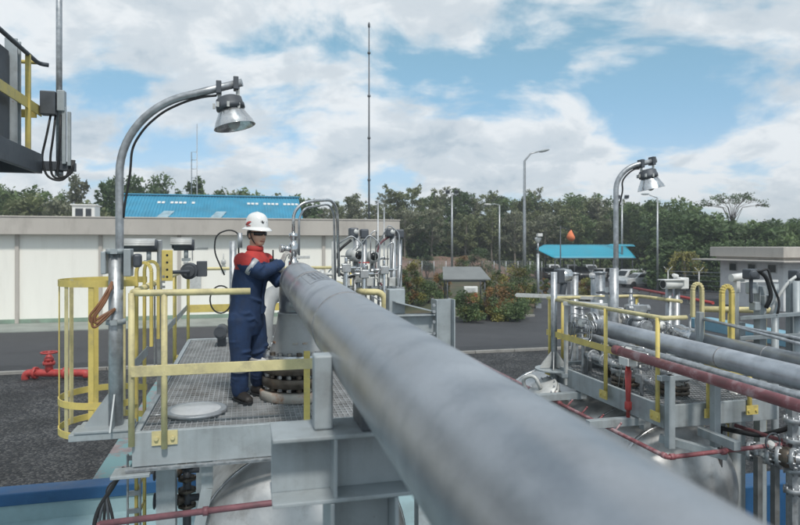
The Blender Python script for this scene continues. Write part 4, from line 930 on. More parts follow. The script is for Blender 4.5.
# main pipe
m_redc = M('primed_reducer_steel', (.36, .37, .37), .5, .1, .12, 5, (.22, .21, .20), .6, 5, .5, .7)
mp = thing('main_pipe', 'huge bare grey pipe sweeping from the foreground back to the worker', 'pipe', (.5, 3, 3.9))
pz = lambda a: 4.47-.481+.025*a; PR = .170; pb = .495
bendR = .27; ae = cy_-bendR; pts = [V(pb, -4, pz(-4)), V(pb, -1, pz(-1)), V(pb, 1, pz(1)), V(pb, 3, pz(3)), V(pb, 5, pz(5)), V(pb, ae, pz(ae))]
m_pipetxt = m_pipe
for q in range(1, 13):
    an = R(90)*q/12; pts.append(V(pb+.005*q/12, ae+bendR*math.sin(an), pz(ae)-bendR*(1-math.cos(an))))
pts.append(V(cx_, cy_, DZ+.80))
mb = MB(); mb.tube(pts, PR, 72); part(mb, 'pipe', m_pipe, mp)
m_weld = M('weld_bead', (.30, .30, .31), .5, .5, .3, 40, (.16, .14, .13), .6, 10, bump=.002, bscale=120)
ax = V(0, 1, .025).normalized()
for a in (ae-.02, 4.62, 4.56, 3.05):
    mb = MB(); mb.lathe([(PR-.002, -.011), (PR+.0035, -.006), (PR+.0035, .006), (PR-.002, .011)], (pb, a, pz(a)), ax, 72); part(mb, 'weld_seam', m_weld, mp)
m_stencil = M('worn_stencil', (.30, .31, .34), .6, .2, .3, 20, (.16, .17, .20), .9, 16, .45, .6)
def patch(mb, a0, a1, t0, t1, off=.0012, n=10):
    vs = []; 
    for i in range(n+1):
        t = t0+(t1-t0)*i/n
        for a in (a0, a1): vs.append(V(pb+(PR+off)*math.cos(t), a, pz(a)+(PR+off)*math.sin(t)))
    mb.add(vs, [(2*i, 2*i+1, 2*i+3, 2*i+2) for i in range(n)], True)
mb = MB(); rs_ = random.Random(3)
for row in range(3):
    a = 3.95+.0
    while a < 4.5:
        ln = rs_.uniform(.02, .05); t0 = R(88+9*row); patch(mb, a, a+ln*.6, t0, t0+R(rs_.uniform(3, 6)), n=2); a += ln
# dark outline of a worn rectangular stamp
for (a0, a1, t0, t1) in ((3.85, 4.52, R(80), R(81.2)), (3.85, 4.52, R(124), R(125.2)), (3.85, 3.87, R(81.2), R(124)), (4.50, 4.52, R(81.2), R(124))): patch(mb, a0, a1, t0, t1)
part(mb, 'worn_stamp', m_stencil, mp)
mb = MB(); mb.lathe([(.255, .435), (.255, .44), (.252, .45), (.232, .54), (.20, .68), (.188, .74), (.180, .80), (.186, .805), (.186, .815), (.171, .82)], (cx_, cy_, DZ), n=56); part(mb, 'reducer', m_redc, mp)
for an in (R(200), R(262), R(285)):
    mb = MB(); x, y = cx_+.232*math.cos(an), cy_+.232*math.sin(an); mb.box((x, y, DZ+.54), (.05, .012, .018), Matrix.Rotation(an+R(90), 3, 'Z')); part(mb, 'scuff_mark', m_rustring, mp)
mb = MB(); mb.flange((cx_, cy_, DZ+.41), (0, 0, 1), .33, .05, 0); part(mb, 'top_flange', m_chrome, mp)
# valve on top of the pipe end
nv = thing('bleed_valve', 'small steel bleed valve with a lever on top of the main pipe end', 'valve', (.50, 6.2, 4.30))
vz = pz(6.1)+PR-.03
vb, va = .47, 6.16
mb = MB(); mb.lathe([(.05, -.06), (.05, .03), (.035, .04), (.035, .09), (.045, .10), (.045, .20), (.03, .21), (.03, .25), (.042, .26), (.042, .30), (.02, .31)], (vb, va, vz), n=18); part(mb, 'body', m_chrome, nv)
mb = MB(); mb.tube([(vb, va, vz+.15), (vb-.10, va-.03, vz+.155)], .028, 12); mb.tube([(vb-.10, va-.03, vz+.155), (vb-.13, va-.04, vz+.155)], .04, 8); part(mb, 'side_port', m_chrome, nv)
mb = MB(); mb.bar((vb-.05, va, vz+.07), (vb+.16, va, vz+.07), .035, .03); part(mb, 'lever', m_offwhite, nv, .004)
mb = MB(); mb.tube([(vb, va, vz+.28), (vb+.0, va, vz+.50), (vb+.08, va, vz+.60), (vb+.20, va+.05, vz+.63), (vb+.42, va+.3, vz+.66), (vb+.49, va+.4, vz+.56), (vb+.52, va+.45, vz-.15)], .016, 10, .08); part(mb, 'vent_tube', m_chrome, nv)
mb = MB(); mb.tube([(vb+.06, va+.06, vz+.05), (vb+.06, va+.06, vz+.46), (vb+.12, va+.1, vz+.56), (vb+.40, va+.35, vz+.62), (vb+.46, va+.42, vz+.52), (vb+.48, va+.47, vz-.2)], .011, 8, .08); part(mb, 'impulse_line', m_galv, nv)
# second riser behind the worker's knees
t = thing('riser_pipe', 'short pale grey riser with a bolted silver flange just behind the main flange stack', 'pipe', (.25, 7.5, DZ))
rb, ra = .22, 7.35
mb = MB(); mb.tube([(rb, ra, DZ), (rb, ra, DZ+.62), (rb+.06, ra+.2, DZ+.86), (rb+.25, ra+.4, DZ+.9)], .105, 24, .2, 8); part(mb, 'pipe', m_redc, t)
for z in (.22, .30): 
    mb = MB(); mb.flange((rb, ra, DZ+z), (0, 0, 1), .21, .045, 12, .014, .12); part(mb, 'flange', m_chrome, t)
mb = MB(); mb.tube([(rb-.02, ra-.18, DZ+.16), (rb-.3, ra-.25, DZ+.16)], .04, 12); mb.lathe([(.05, 0), (.09, .02), (.09, .05), (.03, .07)], (rb-.3, ra-.25, DZ+.16), (-1, -.2, 0), 16); part(mb, 'drain_valve', m_dkflange, t)
# hose post behind the worker
hp = thing('hose_post', 'grey post with a looped black hose between the cameras and the worker', 'post', (-.15, 9.3, DZ))
pb_ = atp(233, 300, 9.1); hb, ha = pb_.x, pb_.y
mb = MB(); mb.tube([(hb, ha, DZ-.2), (hb, ha, polez(241, 9.1))], .05, 12); part(mb, 'post', m_galv, hp)
mb = MB(); zt = polez(241, 9.1); mb.tube([(hb+.08, ha, zt-.2), (hb+.08, ha, zt+.12), (hb-.05, ha, zt+.17), (hb-.24, ha, zt+.1), (hb-.27, ha, zt-.15), (hb-.12, ha, zt-.5)], .011, 8, .12); part(mb, 'hose', m_black, hp)
mb = MB(); c = V(hb-.17, ha-.06, zt-.85); mb.tube([c+V(.15*math.cos(q*.25), .01*q*.1, .20*math.sin(q*.25)) for q in range(27)], .011, 8); part(mb, 'hose_coil', m_black, hp)
mb = MB(); mb.tube([(hb+.1, ha, zt-.1), (hb+.1, ha, zt+.12)], .035, 10); part(mb, 'fitting', m_galv, hp)
# dark round end standing on the far part of the deck
p = atp(220, 333, 8.9); mb = MB(); mb.tube([(p.x, p.y, p.z), (p.x+.02, p.y+.35, p.z)], .09, 16); mb.span(p.x-.04, p.x+.08, p.y+.1, p.y+.2, DZ, p.z-.05); mb.tube([(p.x, p.y-.004, p.z), (p.x, p.y-.02, p.z)], .06, 16)
solo(mb, 'pipe_stub', m_darksteel, 'dark round capped pipe stub near the far rail of the left platform', 'pipe', (p.x, p.y, DZ))

# ------------------------------------------------------------------ big pipe support in front
ps = thing('pipe_support', 'massive grey H beam support holding the near part of the main pipe', 'pipe support', (.45, 2.42, 0))
pa_, ztb = 2.40, 3.765
mb = MB(); mb.ibeam((.10, pa_, ztb-.125), (1.0, pa_, ztb-.125), .25, .235, .015, .010); part(mb, 'cross_beam', m_steel, ps, .003)
for b in (.33, .66):
    for s in (-1, 1): 
        mb = MB(); mb.span(b-.006, b+.006, pa_+s*.006, pa_+s*.113, ztb-.234, ztb-.0155); part(mb, 'stiffener', m_steel, ps)
mb = MB(); mb.ibeam((.44, pa_, 0), (.44, pa_, ztb-.252), .26, .24, .015, .010, up=(1, 0, 0)); part(mb, 'column', m_steel, ps, .003)
mb = MB(); mb.span(.258, .330, pa_-.045, pa_+.035, ztb+.002, ztb+.285); part(mb, 'guide_stub', m_steel, ps, .008)
mb = MB(); mb.span(.69, .77, pa_-.045, pa_+.035, ztb+.002, ztb+.285); part(mb, 'guide_stub', m_steel, ps, .008)
mb = MB(); mb.span(.43, .56, pa_-.1, pa_+.1, ztb+.002, pz(pa_)-PR+.004); part(mb, 'pipe_shoe', m_darksteel, ps, .003)
mb = MB(); mb.lathe([(.02, 0), (.11, .002), (.13, .03), (.12, .07), (.05, .10)], (.36, 2.62+.3, DZ), n=20)
# second pipe support at the back right
s2 = thing('pipe_support', 'smaller grey steel support frame between the main pipe and the garden', 'pipe support', (2.4, 7.3, 0))
q = atp(443, 300, 7.7); b2, a2 = q.x, q.y; zt2 = polez(299, 7.7)
mb = MB(); mb.ibeam((b2, a2, 0), (b2, a2, zt2), .24, .24, .016, .012, up=(1, 0, 0)); part(mb, 'column', m_steel, s2, .004)
mb = MB(); mb.ibeam((b2-.95, a2, zt2-.30), (b2-.125, a2, zt2-.30), .24, .18, .014, .01); part(mb, 'cross_beam', m_steel, s2, .004)
mb = MB(); mb.span(b2-.32, b2-.12, a2-.12, a2-.10, zt2-.30, zt2-.02) if False else mb.bar((b2-.62, a2+.02, zt2-.02), (b2-.125, a2+.02, zt2-.15), .16, .012); part(mb, 'top_brace', m_steel, s2)
mb = MB(); mb.span(b2-.66, b2-.46, a2+.1, a2+.3, zt2-.18, zt2+.12); part(mb, 'upright_plate', m_steel, s2, .006)
mb = MB(); mb.bar((b2-.62, a2, zt2-.42), (b2-.13, a2, zt2-.95), .08, .08); part(mb, 'brace', m_steel, s2, .004)
for z in (.06, .14, .26, .4): 
    mb = MB(); mb.tube([(b2-.16, a2-.125, zt2-z), (b2-.16, a2-.15, zt2-z)], .02, 6); part(mb, 'bolt', m_galv, s2)

# ------------------------------------------------------------------ transmitters beyond the main pipe
def transmitter(px, py, Y, label, foot=DZ, face=(.4, -1, 0)):
    p = atp(px, py, Y); t = thing('pressure_transmitter', label, 'transmitter', (p.x, p.y, foot))
    mb = MB(); mb.tube([(p.x, p.y, foot), (p.x, p.y, p.z-.12)], .032, 12); part(mb, 'post', m_galv, t)
    mb = MB(); f = Vector(face).normalized(); mb.lathe([(.045, -.12), (.085, -.11), (.09, -.02), (.09, .05), (.08, .09), (.06, .10)], (p.x, p.y, p.z), f, 22); part(mb, 'head', m_offwhite, t)
    mb = MB(); mb.lathe([(0, .11), (.055, .106), (.055, .10)], (p.x, p.y, p.z), f, 18); part(mb, 'display', m_glass, t)
    mb = MB(); mb.lathe([(.03, 0), (.03, -.08), (.06, -.09), (.06, -.16), (.03, -.17)], (p.x, p.y, p.z-.08), n=16); part(mb, 'sensor_body', m_chrome, t)
    return t, p
t1, p1 = transmitter(355, 255, 8.3, 'pale round faced transmitter on its post beyond the main pipe')
t2, p2 = transmitter(372, 257, 8.6, 'second pale transmitter right beside the first one beyond the main pipe', face=(.1, -1, .1))
def detector(px, py, Y, label, foot):
    p = atp(px, py, Y); t = thing('flame_detector', label, 'detector', (p.x, p.y, foot))
    mb = MB(); mb.tube([(p.x, p.y, foot), (p.x, p.y, p.z)], .05, 12); mb.tube([(p.x+.11, p.y+.05, foot), (p.x+.11, p.y+.05, p.z-.05)], .035, 10); part(mb, 'post', m_galv, t)
    mb = MB(); mb.box((p.x-.05, p.y, p.z+.05), (.12, .16, .12)); mb.box((p.x+.10, p.y+.02, p.z+.03), (.11, .14, .13)); part(mb, 'housing', m_darksteel, t, .02)
    mb = MB(); mb.lathe([(0, 0), (.035, 0), (.04, -.03)], (p.x-.02, p.y-.085, p.z+.06), (.2, -1, .2), 12); part(mb, 'lens', m_offwhite, t)
    return t, p
d1, q1 = detector(357, 236, 8.4, 'dark detector head above the first transmitter beyond the main pipe', DZ)
d2, q2 = detector(393, 236, 8.9, 'dark detector head on twin grey posts at the corner of the white building', DZ)
mb = MB(); a = p1; mb.tube([(a.x-.05, a.y, a.z+.2), (a.x-.24, a.y, a.z+.05), (a.x-.30, a.y, a.z-.2), (a.x-.1, a.y-.1, a.z-.3), (a.x+.05, a.y, a.z-.25)], .018, 8, .12); solo(mb, 'cable_loop', m_black, 'black cable looping beside the first pale transmitter', 'cable', (a.x, a.y, DZ))
mb = MB(); a = q2; mb.tube([(a.x-.04, a.y, a.z), (a.x-.20, a.y, a.z-.1), (a.x-.28, a.y, a.z-.45), (a.x-.15, a.y, a.z-.75), (a.x, a.y, a.z-.8)], .016, 8, .15); solo(mb, 'cable_loop', m_redbrown, 'dull red cable looping from the detector on twin posts', 'cable', (a.x, a.y, DZ))
ir = thing('transmitter_rack', 'light steel rack of rails and tubing carrying the transmitters beyond the main pipe', 'frame', (1.6, 8, DZ))
r0 = atp(338, 289, 8.2); r1 = atp(404, 289, 8.6)
mb = MB(); mb.bar(r0, r1, .05, .05); mb.bar(r0+V(0, .25, 0), r1+V(0, .25, 0), .05, .05); part(mb, 'rail', m_galv, ir, .004)
for f in (.05, .5, .95):
    p = r0.lerp(r1, f); mb = MB(); mb.bar(p, (p.x, p.y, DZ), .05, .05, (0, 1, 0)); part(mb, 'leg', m_galv, ir, .004)
mb = MB()
for k in range(7):
    p = r0.lerp(r1, .08+.13*k); h = (.35, .55, .28, .75, .4, .6, .3)[k]
    mb.tube([(p.x, p.y-.05, p.z-.3), (p.x, p.y-.05, p.z+h), (p.x+.08, p.y-.05, p.z+h+.05), (p.x+.08, p.y+.1, p.z-.1)], .009, 6, .04)
part(mb, 'tubing', m_chrome, ir)
mb = MB()
for k in range(5):
    p = r0.lerp(r1, .12+.17*k); mb.box((p.x, p.y-.02, p.z+.10+.05*(k % 2)), (.09, .08, .12)); mb.tube([(p.x-.07, p.y-.03, p.z+.15), (p.x+.07, p.y-.03, p.z+.15)], .014, 8)
part(mb, 'manifold', m_offwhite, ir, .008)
for k, (px, py, Y, lb) in enumerate(((346, 268, 7.9, 'small block valve with thin tubing nearest the bent vent tubes'), (364, 274, 8.1, 'small block valve with thin tubing under the first pale transmitter'), (384, 270, 8.4, 'small block valve with thin tubing under the detector on twin posts'))):
    p = atp(px, py, Y); t = thing('block_valve', lb, 'valve', (p.x, p.y, DZ))
    mb = MB(); mb.box(p, (.12, .09, .11)); mb.tube([p-V(.13, 0, 0), p+V(.13, 0, 0)], .024, 10); mb.tube([p+V(0, 0, .02), p+V(0, 0, .14)], .02, 8); mb.tube([p, (p.x, p.y, DZ)], .022, 8); part(mb, 'body', m_chrome, t, .01)
    mb = MB(); mb.bar(p+V(-.07, 0, .15), p+V(.07, 0, .15), .018, .014); part(mb, 'handle', m_darksteel if k != 1 else m_red, t)
    mb = MB(); r_ = random.Random(k)
    mb.tube([p+V(.12, 0, 0), p+V(.2, 0, .0), p+V(.22, .02, .3+.1*k), p+V(.08, .05, .42+.1*k), p+V(-.1, .05, .30)], .009, 6, .05)
    mb.tube([p+V(-.12, 0, 0), p+V(-.22, 0, -.02), p+V(-.25, -.02, -.30), p+V(-.05, -.05, -.42), p+V(.15, -.03, -.5)], .009, 6, .05); part(mb, 'tubing', m_galv, t)
p = atp(378, 262, 8.9); mb = MB(); mb.tube([(p.x, p.y, DZ), (p.x, p.y, polez(200, 8.9))], .012, 8); mb.tube([(p.x+.09, p.y, DZ), (p.x+.09, p.y, polez(207, 8.9))], .010, 8); solo(mb, 'whip_rod', m_galv, 'pair of thin upright rods behind the transmitters', 'rod', (p.x, p.y, DZ))
p = atp(334, 262, 7.6); mb = MB(); mb.tube([(p.x, p.y, p.z-.5), (p.x, p.y, p.z+.25)], .03, 10); mb.tube([(p.x, p.y, p.z-.15), (p.x-.12, p.y, p.z-.15)], .022, 10); mb.lathe([(.04, 0), (.055, .01), (.055, .05), (.03, .06)], (p.x-.12, p.y, p.z-.15), (-1, 0, 0), 12)
mb.tube([(p.x, p.y, p.z-.5), (p.x, p.y, DZ)], .03, 8); solo(mb, 'sample_valve', m_offwhite, 'small pale valve assembly just right of the bleed valve tubes', 'valve', (p.x, p.y, DZ))

# ------------------------------------------------------------------ under the left platform
mb = MB(); p0 = atp(100, 524, 4.6); p1 = atp(280, 502, 4.75); mb.tube([p0, p1, p1+V(.8, .0, .02)], .024, 10); mb.tube([p0-V(0, 0, 1.5), p0+V(0, 0, .01)], .024, 10)
for f in (.58,): mb.lathe([(.024, -.02), (.034, -.02), (.034, .02), (.024, .02)], p0.lerp(p1, f), p1-p0, 12)
solo(mb, 'sprinkler_pipe', m_redbrown, 'thin faded maroon pipe crossing below the left platform', 'pipe', p0)
cv = thing('cable_bundle', 'bundle of black cables hanging from the near left corner of the left platform', 'cables', (-.9, 5.1, 1.9))
for k in range(5):
    q0 = atp(124+3*k, 468, 4.9); q1 = atp(112-2*k, 488, 4.9); q2 = atp(96+4*k, 512, 4.85); q3 = atp(92+6*k, 545, 4.85)
    mb = MB(); mb.tube([q0, q1, q2, q3], .012 if k else .018, 8, .1); part(mb, 'cable', m_black if k % 2 == 0 else m_darksteel, cv)
mv = thing('valve_manifold', 'small cluster of dark valves and flanges below the left platform', 'valve', (-.5, 5.5, 1.5))
q = atp(187, 484, 5.3)
mb = MB(); mb.tube([(q.x, q.y, q.z+.25), (q.x, q.y, q.z-.6)], .035, 10); mb.tube([(q.x-.25, q.y, q.z+.12), (q.x+.1, q.y, q.z+.12)], .03, 10); mb.tube([(q.x-.2, q.y, q.z-.12), (q.x+.1, q.y, q.z-.12)], .03, 10); part(mb, 'pipe', m_darksteel, mv)
for dz in (.18, .05, -.05, -.18): 
    mb = MB(); mb.flange((q.x, q.y, q.z+dz), (0, 0, 1), .075, .025, 4, .008); part(mb, 'flange', m_dkflange, mv)
for dx, dz in ((-.08, .12), (-.06, -.12)):
    mb = MB(); mb.ball((q.x+dx, q.y-.02, q.z+dz), .05, 12); part(mb, 'valve_body', m_dkflange, mv)
for k, z in enumerate((.12, -.12)):
    mb = MB(); c = V(q.x-.26, q.y, q.z+z); mb.tube([c+V(0, .06*math.cos(i*.628), .06*math.sin(i*.628)) for i in range(11)], .008, 6); part(mb, 'hand_wheel', m_darksteel, mv)
tr = thing('cable_tray', 'upright cable tray beside the ladder below the left platform', 'cable tray', (-1.0, 5.45, 0))
mb = MB(); q = atp(134, 500, 5.25)
for s in (-.05, .05): mb.span(q.x+s-.006, q.x+s+.006, q.y-.02, q.y+.02, 0, DZ-.3)
for k in range(18): mb.span(q.x-.044, q.x+.044, q.y-.01, q.y+.01, .1+.15*k, .14+.15*k)
part(mb, 'tray', m_galv, tr)

# ------------------------------------------------------------------ raised structure at the top left
es = thing('raised_equipment_deck', 'dark grey raised steel deck with yellow railings at the top left corner', 'platform', (-3, 6, 0))
eb, ea, ez = -2.22, 7.82, 5.50
mb = MB(); mb.span(eb-.06, eb, 2.0, ea, ez-.22, ez); part(mb, 'edge_beam', m_darksteel, es, .005)
mb = MB(); mb.span(eb-2.2, eb-.063, ea-.06, ea, ez-.22, ez); part(mb, 'edge_beam', m_darksteel, es, .005)
mb = MB(); mb.span(eb-2.2, eb-.063, 2.0, ea-.063, ez-.05, ez-.01); part(mb, 'deck_plate', m_darksteel, es)
for a in (3.5, 5.0, 6.5):
    mb = MB(); mb.ibeam((eb-2.2, a, ez-.14), (eb-.064, a, ez-.14), .17, .1); part(mb, 'joist', m_darksteel, es)
for b, a in ((eb-1.1, 7.4), (eb-1.1, 3.0)):
    mb = MB(); mb.ibeam((b, a, 0), (b, a, ez-.22), .2, .2, up=(0, 1, 0)); part(mb, 'column', m_darksteel, es)
rz = ez+1.03
mb = MB(); mb.tube([(eb-.04, 2.2, rz), (eb-.04, ea-.05, rz), (eb-.02, ea+.02, rz), (eb+.05, ea+.05, rz)], .024, 10, .04); part(mb, 'top_rail', m_darksteel, es)
mb = MB(); mb.tube([(eb-2.2, ea-.03, rz), (eb-.05, ea-.03, rz)], .022, 8); part(mb, 'top_rail', m_yel, es)
mb = MB(); mb.bar((eb-.04, 2.2, ez+.5), (eb-.04, ea+.1, ez+.5), .012, .11); part(mb, 'mid_rail', m_yel, es)
mb = MB(); mb.bar((eb-2.2, ea-.03, ez+.45), (eb-.05, ea-.03, ez+.45), .012, .09); part(mb, 'mid_rail', m_yel, es)
for b, a in ((eb-.04, ea-.35), (eb-.04, 6.0), (eb-1.1, ea-.03)):
    mb = MB(); mb.bar((b, a, ez-.12), (b, a, rz), .05, .04, (0, 1, 0)); part(mb, 'post', m_yel, es, .004)
ec = thing('equipment_cabinet', 'dark grey steel cabinet standing on the raised deck at the top left edge', 'cabinet', (eb-.6, 6.6, ez))
mb = MB(); mb.span(eb-.95, eb-.16, 5.6, 7.28, ez+.0, ez+1.0); part(mb, 'body', m_darksteel, ec, .01)
mb = MB(); mb.ibeam((eb-.15, 7.36, ez), (eb-.15, 7.36, ez+1.14), .12, .12, up=(0, 1, 0)); part(mb, 'corner_post', m_steel, ec)
ep = thing('pole_with_boxes', 'tall grey pole with junction boxes and black cables beside the raised deck', 'pole', (eb+.1, ea+.2, ez-.4))
kb, ka = eb+.14, ea+.12
mb = MB(); mb.tube([(kb, ka, ez-.16), (kb, ka, 8.6)], .034, 12); part(mb, 'pole', m_galv, ep)
mb = MB(); mb.span(kb-.16, kb+.0, ka-.16, ka-.04, ez+.45, ez+.72); part(mb, 'junction_box', m_darksteel, ep, .012)
mb = MB(); mb.span(kb+.01, kb+.09, ka-.14, ka-.04, ez+.5, ez+.74); part(mb, 'junction_box', m_steel, ep, .01)
mb = MB(); mb.span(kb+.06, kb+.10, ka-.12, ka-.08, ez-.1, ez+.55); mb.span(kb+.115, kb+.15, ka-.12, ka-.08, ez-.12, ez+.5); part(mb, 'conduit', m_steel, ep, .004)
mb = MB(); mb.span(kb-.2, kb+.17, ka-.08, ka+.06, ez-.17, ez-.07); mb.bar((kb-.0, ka-.0, ez-.07), (kb+.0, ka-.0, ez-.06), .05, .05); part(mb, 'bracket', m_darksteel, ep, .005)
mb = MB(); mb.lathe([(.034, -.03), (.045, -.03), (.045, .03), (.034, .03)], (kb, ka, ez-.2)); part(mb, 'nipple', m_galv, ep)
for k in range(3):
    mb = MB(); mb.tube([(kb-.06+.05*k, ka-.1, ez+.46), (kb-.10+.07*k, ka-.12, ez+.2), (kb-.16+.09*k, ka-.1, ez-.05), (kb-.1+.05*k, ka-.09, ez-.27), (kb+.08+.04*k, ka-.08, ez-.3+.04*k), (kb+.16+.01*k, ka-.08, ez-.05)], .013, 8, .1); part(mb, 'cable', m_black, ep)
# ================================================================== RIGHT PLATFORM
EZ = 2.5; QB0, QB1, QA0, QA1 = 4.85, 6.5, 6.4, 9.25
pf2 = thing('right_access_platform', 'grey steel work platform with pipes crossing over it at the right', 'platform', (5.6, 7.8, EZ))
part(grating(QB0+.06, QB1-.06, QA0+.06, QA1-.06, EZ, .05, .007), 'grating', m_grate, pf2)
for (b0, b1, a0, a1) in ((QB0, QB1, QA0, QA0+.05), (QB0, QB1, QA1-.05, QA1), (QB0, QB0+.05, QA0+.053, QA1-.053), (QB1-.05, QB1, QA0+.053, QA1-.053)):
    mb = MB(); mb.span(b0, b1, a0, a1, EZ-.22, EZ+.05); part(mb, 'edge_beam', m_steel, pf2, .006)
for a in (7.1, 8.0, 8.7):
    mb = MB(); mb.ibeam((QB0+.06, a, EZ-.15), (QB1-.06, a, EZ-.15), .2, .1); part(mb, 'joist', m_steel, pf2)
for b, a in ((QB0+.25, 7.1), (QB1-.25, 7.1), (QB0+.25, 8.7), (QB1-.25, 8.7)):
    mb = MB(); mb.bar((b, a, 1.7), (b, a, EZ-.255), .11, .11, (0, 1, 0)); part(mb, 'column', m_steel, pf2, .004)
mb = MB(); mb.bar((QB0+.02, QA0+.10, EZ-.36), (QB0+.50, QA0-.45, EZ-.44), .08, .09); part(mb, 'bracket_arm', m_steel, pf2, .004)
mb = MB(); mb.bar((QB0+.5, QA0-.02, EZ-.28), (QB0+.5, QA0-.6, EZ-.28), .09, .10); part(mb, 'bracket_arm', m_steel, pf2, .004)
for a in (QA0+.6, 8.4):
    mb = MB(); mb.bar((QB0+.15, a, EZ-.29), (QB0-.65, a, EZ-.29), .10, .10); part(mb, 'bracket_arm', m_steel, pf2, .004)
RZ2 = EZ+1.1
def post2(b, a, z0, z1, parent, mat=m_yel, plate='x'):
    mb = MB(); mb.tube([(b, a, z0), (b, a, z1)], .027, 10); p = part(mb, 'post', mat, parent)
    if plate:
        mb = MB()
        if plate == 'x':
            mb.span(b-.045, b-.028, a-.085, a+.085, z0+.01, z0+.12)
            for s in (-.055, .055): mb.tube([(b-.03, a+s, z0+.06), (b-.06, a+s, z0+.06)], .018, 6)
        else:
            mb.span(b-.085, b+.085, a-.045, a-.028, z0+.01, z0+.12)
            for s in (-.055, .055): mb.tube([(b+s, a-.03, z0+.06), (b+s, a-.06, z0+.06)], .018, 6)
        part(mb, 'base_plate', mat, p)
r2 = thing('guard_rail', 'yellow guard rail along the left side of the right platform above the red pipe', 'railing', (QB0, 7.8, EZ))
mb = MB(); mb.tube([(QB0+.30, QA0-.02, RZ2), (QB0-.02, QA0-.02, RZ2), (QB0-.03, QA0+.08, RZ2), (QB0-.03, QA1, RZ2)], .028, 12, .06); part(mb, 'top_rail', m_yeldull, r2)
mb = MB(); mb.bar((QB0-.05, QA0, EZ+.55), (QB0-.05, QA1, EZ+.55), .012, .09); part(mb, 'mid_rail', m_yel, r2)
for a in (QA0+.05, 7.55, QA1-.1): post2(QB0-.045, a, EZ-.14, RZ2, r2)
r2 = thing('guard_rail', 'yellow guard rail along the far edge of the right platform by the asphalt', 'railing', (5.6, QA1, EZ))
mb = MB(); mb.tube([(QB0-.03, QA1, RZ2), (QB1+.0, QA1+.02, RZ2), (QB1+.03, QA1-.1, RZ2), (QB1+.03, 8.2, RZ2)], .028, 12, .08); part(mb, 'top_rail', m_yeldull, r2)
mb = MB(); mb.bar((QB0, QA1+.02, EZ+.5), (QB1, QA1+.02, EZ+.5), .012, .16); part(mb, 'mid_rail', m_yel, r2)
for b in (QB0+.25, 5.9, QB1): post2(b, QA1+.02, EZ-.1, RZ2, r2, plate=None)
r2 = thing('guard_rail', 'short yellow posts on the near edge of the right platform under the pipes', 'railing', (5.7, QA0, EZ))
for b in (5.45, 6.05): post2(b, QA0-.035, EZ-.12, EZ+.42, r2, plate='y')
mb = MB(); mb.bar((QB0+.1, QA0-.05, EZ+.40), (6.2, QA0-.05, EZ+.40), .012, .05); part(mb, 'mid_rail', m_yel, r2)
# ladder at the right end
ld = thing('platform_ladder', 'yellow ladder with hooped rail tops at the right end of the right platform', 'ladder', (6.62, 7.5, 0))
for a, mt, w_ in ((7.84, m_yel, .055), (7.26, m_yel, .075)):
    mb = MB(); b = 6.60
    pts = [(b, a, 0), (b, a, 3.80)]+[(b-.08*1+.08*math.cos(q*.3927), a, 3.80+.10*math.sin(q*.3927)) for q in range(1, 9)]+[(b-.16, a, 3.40)]
    for p0, p1 in zip(pts, pts[1:]): mb.bar(p0, p1, .06, .05 if a > 7.5 else .06, (1, 0, 0) if abs(p1[2]-p0[2]) > .03 else (0, 0, 1))
    part(mb, 'side_rail', m_yeldull if a > 7.5 else m_yel, ld, .01)
for k in range(11):
    mb = MB(); mb.tube([(6.6, 7.26, .2+.25*k), (6.6, 7.84, .2+.25*k)], .012, 8); part(mb, 'rung', m_yel, ld)
r2 = thing('guard_rail', 'yellow tubular rail behind the hooped ladder at the right', 'railing', (7.3, 7.9, EZ))
p0 = atp(700, 322, 9.4); p1 = atp(770, 311, 9.2)
mb = MB(); mb.tube([(p0.x, p0.y, 3.5), (p1.x, p1.y, 3.5)], .045, 12); part(mb, 'top_rail', m_yeldull, r2)
for f in (.45, .9):
    p = p0.lerp(p1, f); mb = MB(); mb.tube([(p.x, p.y, 0), (p.x, p.y, 3.46)], .05, 12); part(mb, 'post', m_yel, r2)
# far lamp post
lp2 = thing('bent_lamp_post', 'far right bent grey lamp post with a silver lamp in front of the dark trees', 'lamp post', (5.7, 8.75, EZ))
lamp_post(lp2, 5.72, 8.75, EZ+.055, 4.1, 5.78, .70, 1.3)
# gusseted stanchion at the left corner of the right platform
gs = thing('gusseted_stanchion', 'tall grey stanchion with a gusseted base at the far left corner of the right platform', 'post', (4.6, 9.0, EZ))
q = atp(554, 372, 9.9); sb, sa = q.x, q.y
mb = MB(); mb.tube([(sb, sa, EZ), (sb, sa, polez(272, 9.9))], .05, 14); part(mb, 'pole', m_galv, gs)
mb = MB(); mb.lathe([(.30, -.01), (.30, .015)], (sb, sa, EZ-.01), n=24); part(mb, 'base_plate', m_steel, gs, .003)
for k in range(6):
    an = k*1.047; d = V(math.cos(an), math.sin(an), 0); t_ = V(-d.y, d.x, 0)*.006; p = V(sb, sa, EZ+.015)+d*.045; qd = [p, p+d*.2, p+d*.19+V(0, 0, .03), p+V(0, 0, .26)]
    mb = MB(); mb.extrude([v-t_ for v in qd], t_*2); part(mb, 'gusset', m_offwhite, gs)
mb = MB(); mb.bar((sb-.02, sa-.1, EZ-.05), (sb+.5, sa-.15, EZ-.05), .5, .06); mb.tube([(sb, sa, EZ-.05), (sb, sa, 0)], .06, 12); part(mb, 'foot_beam', m_steel, gs, .004)
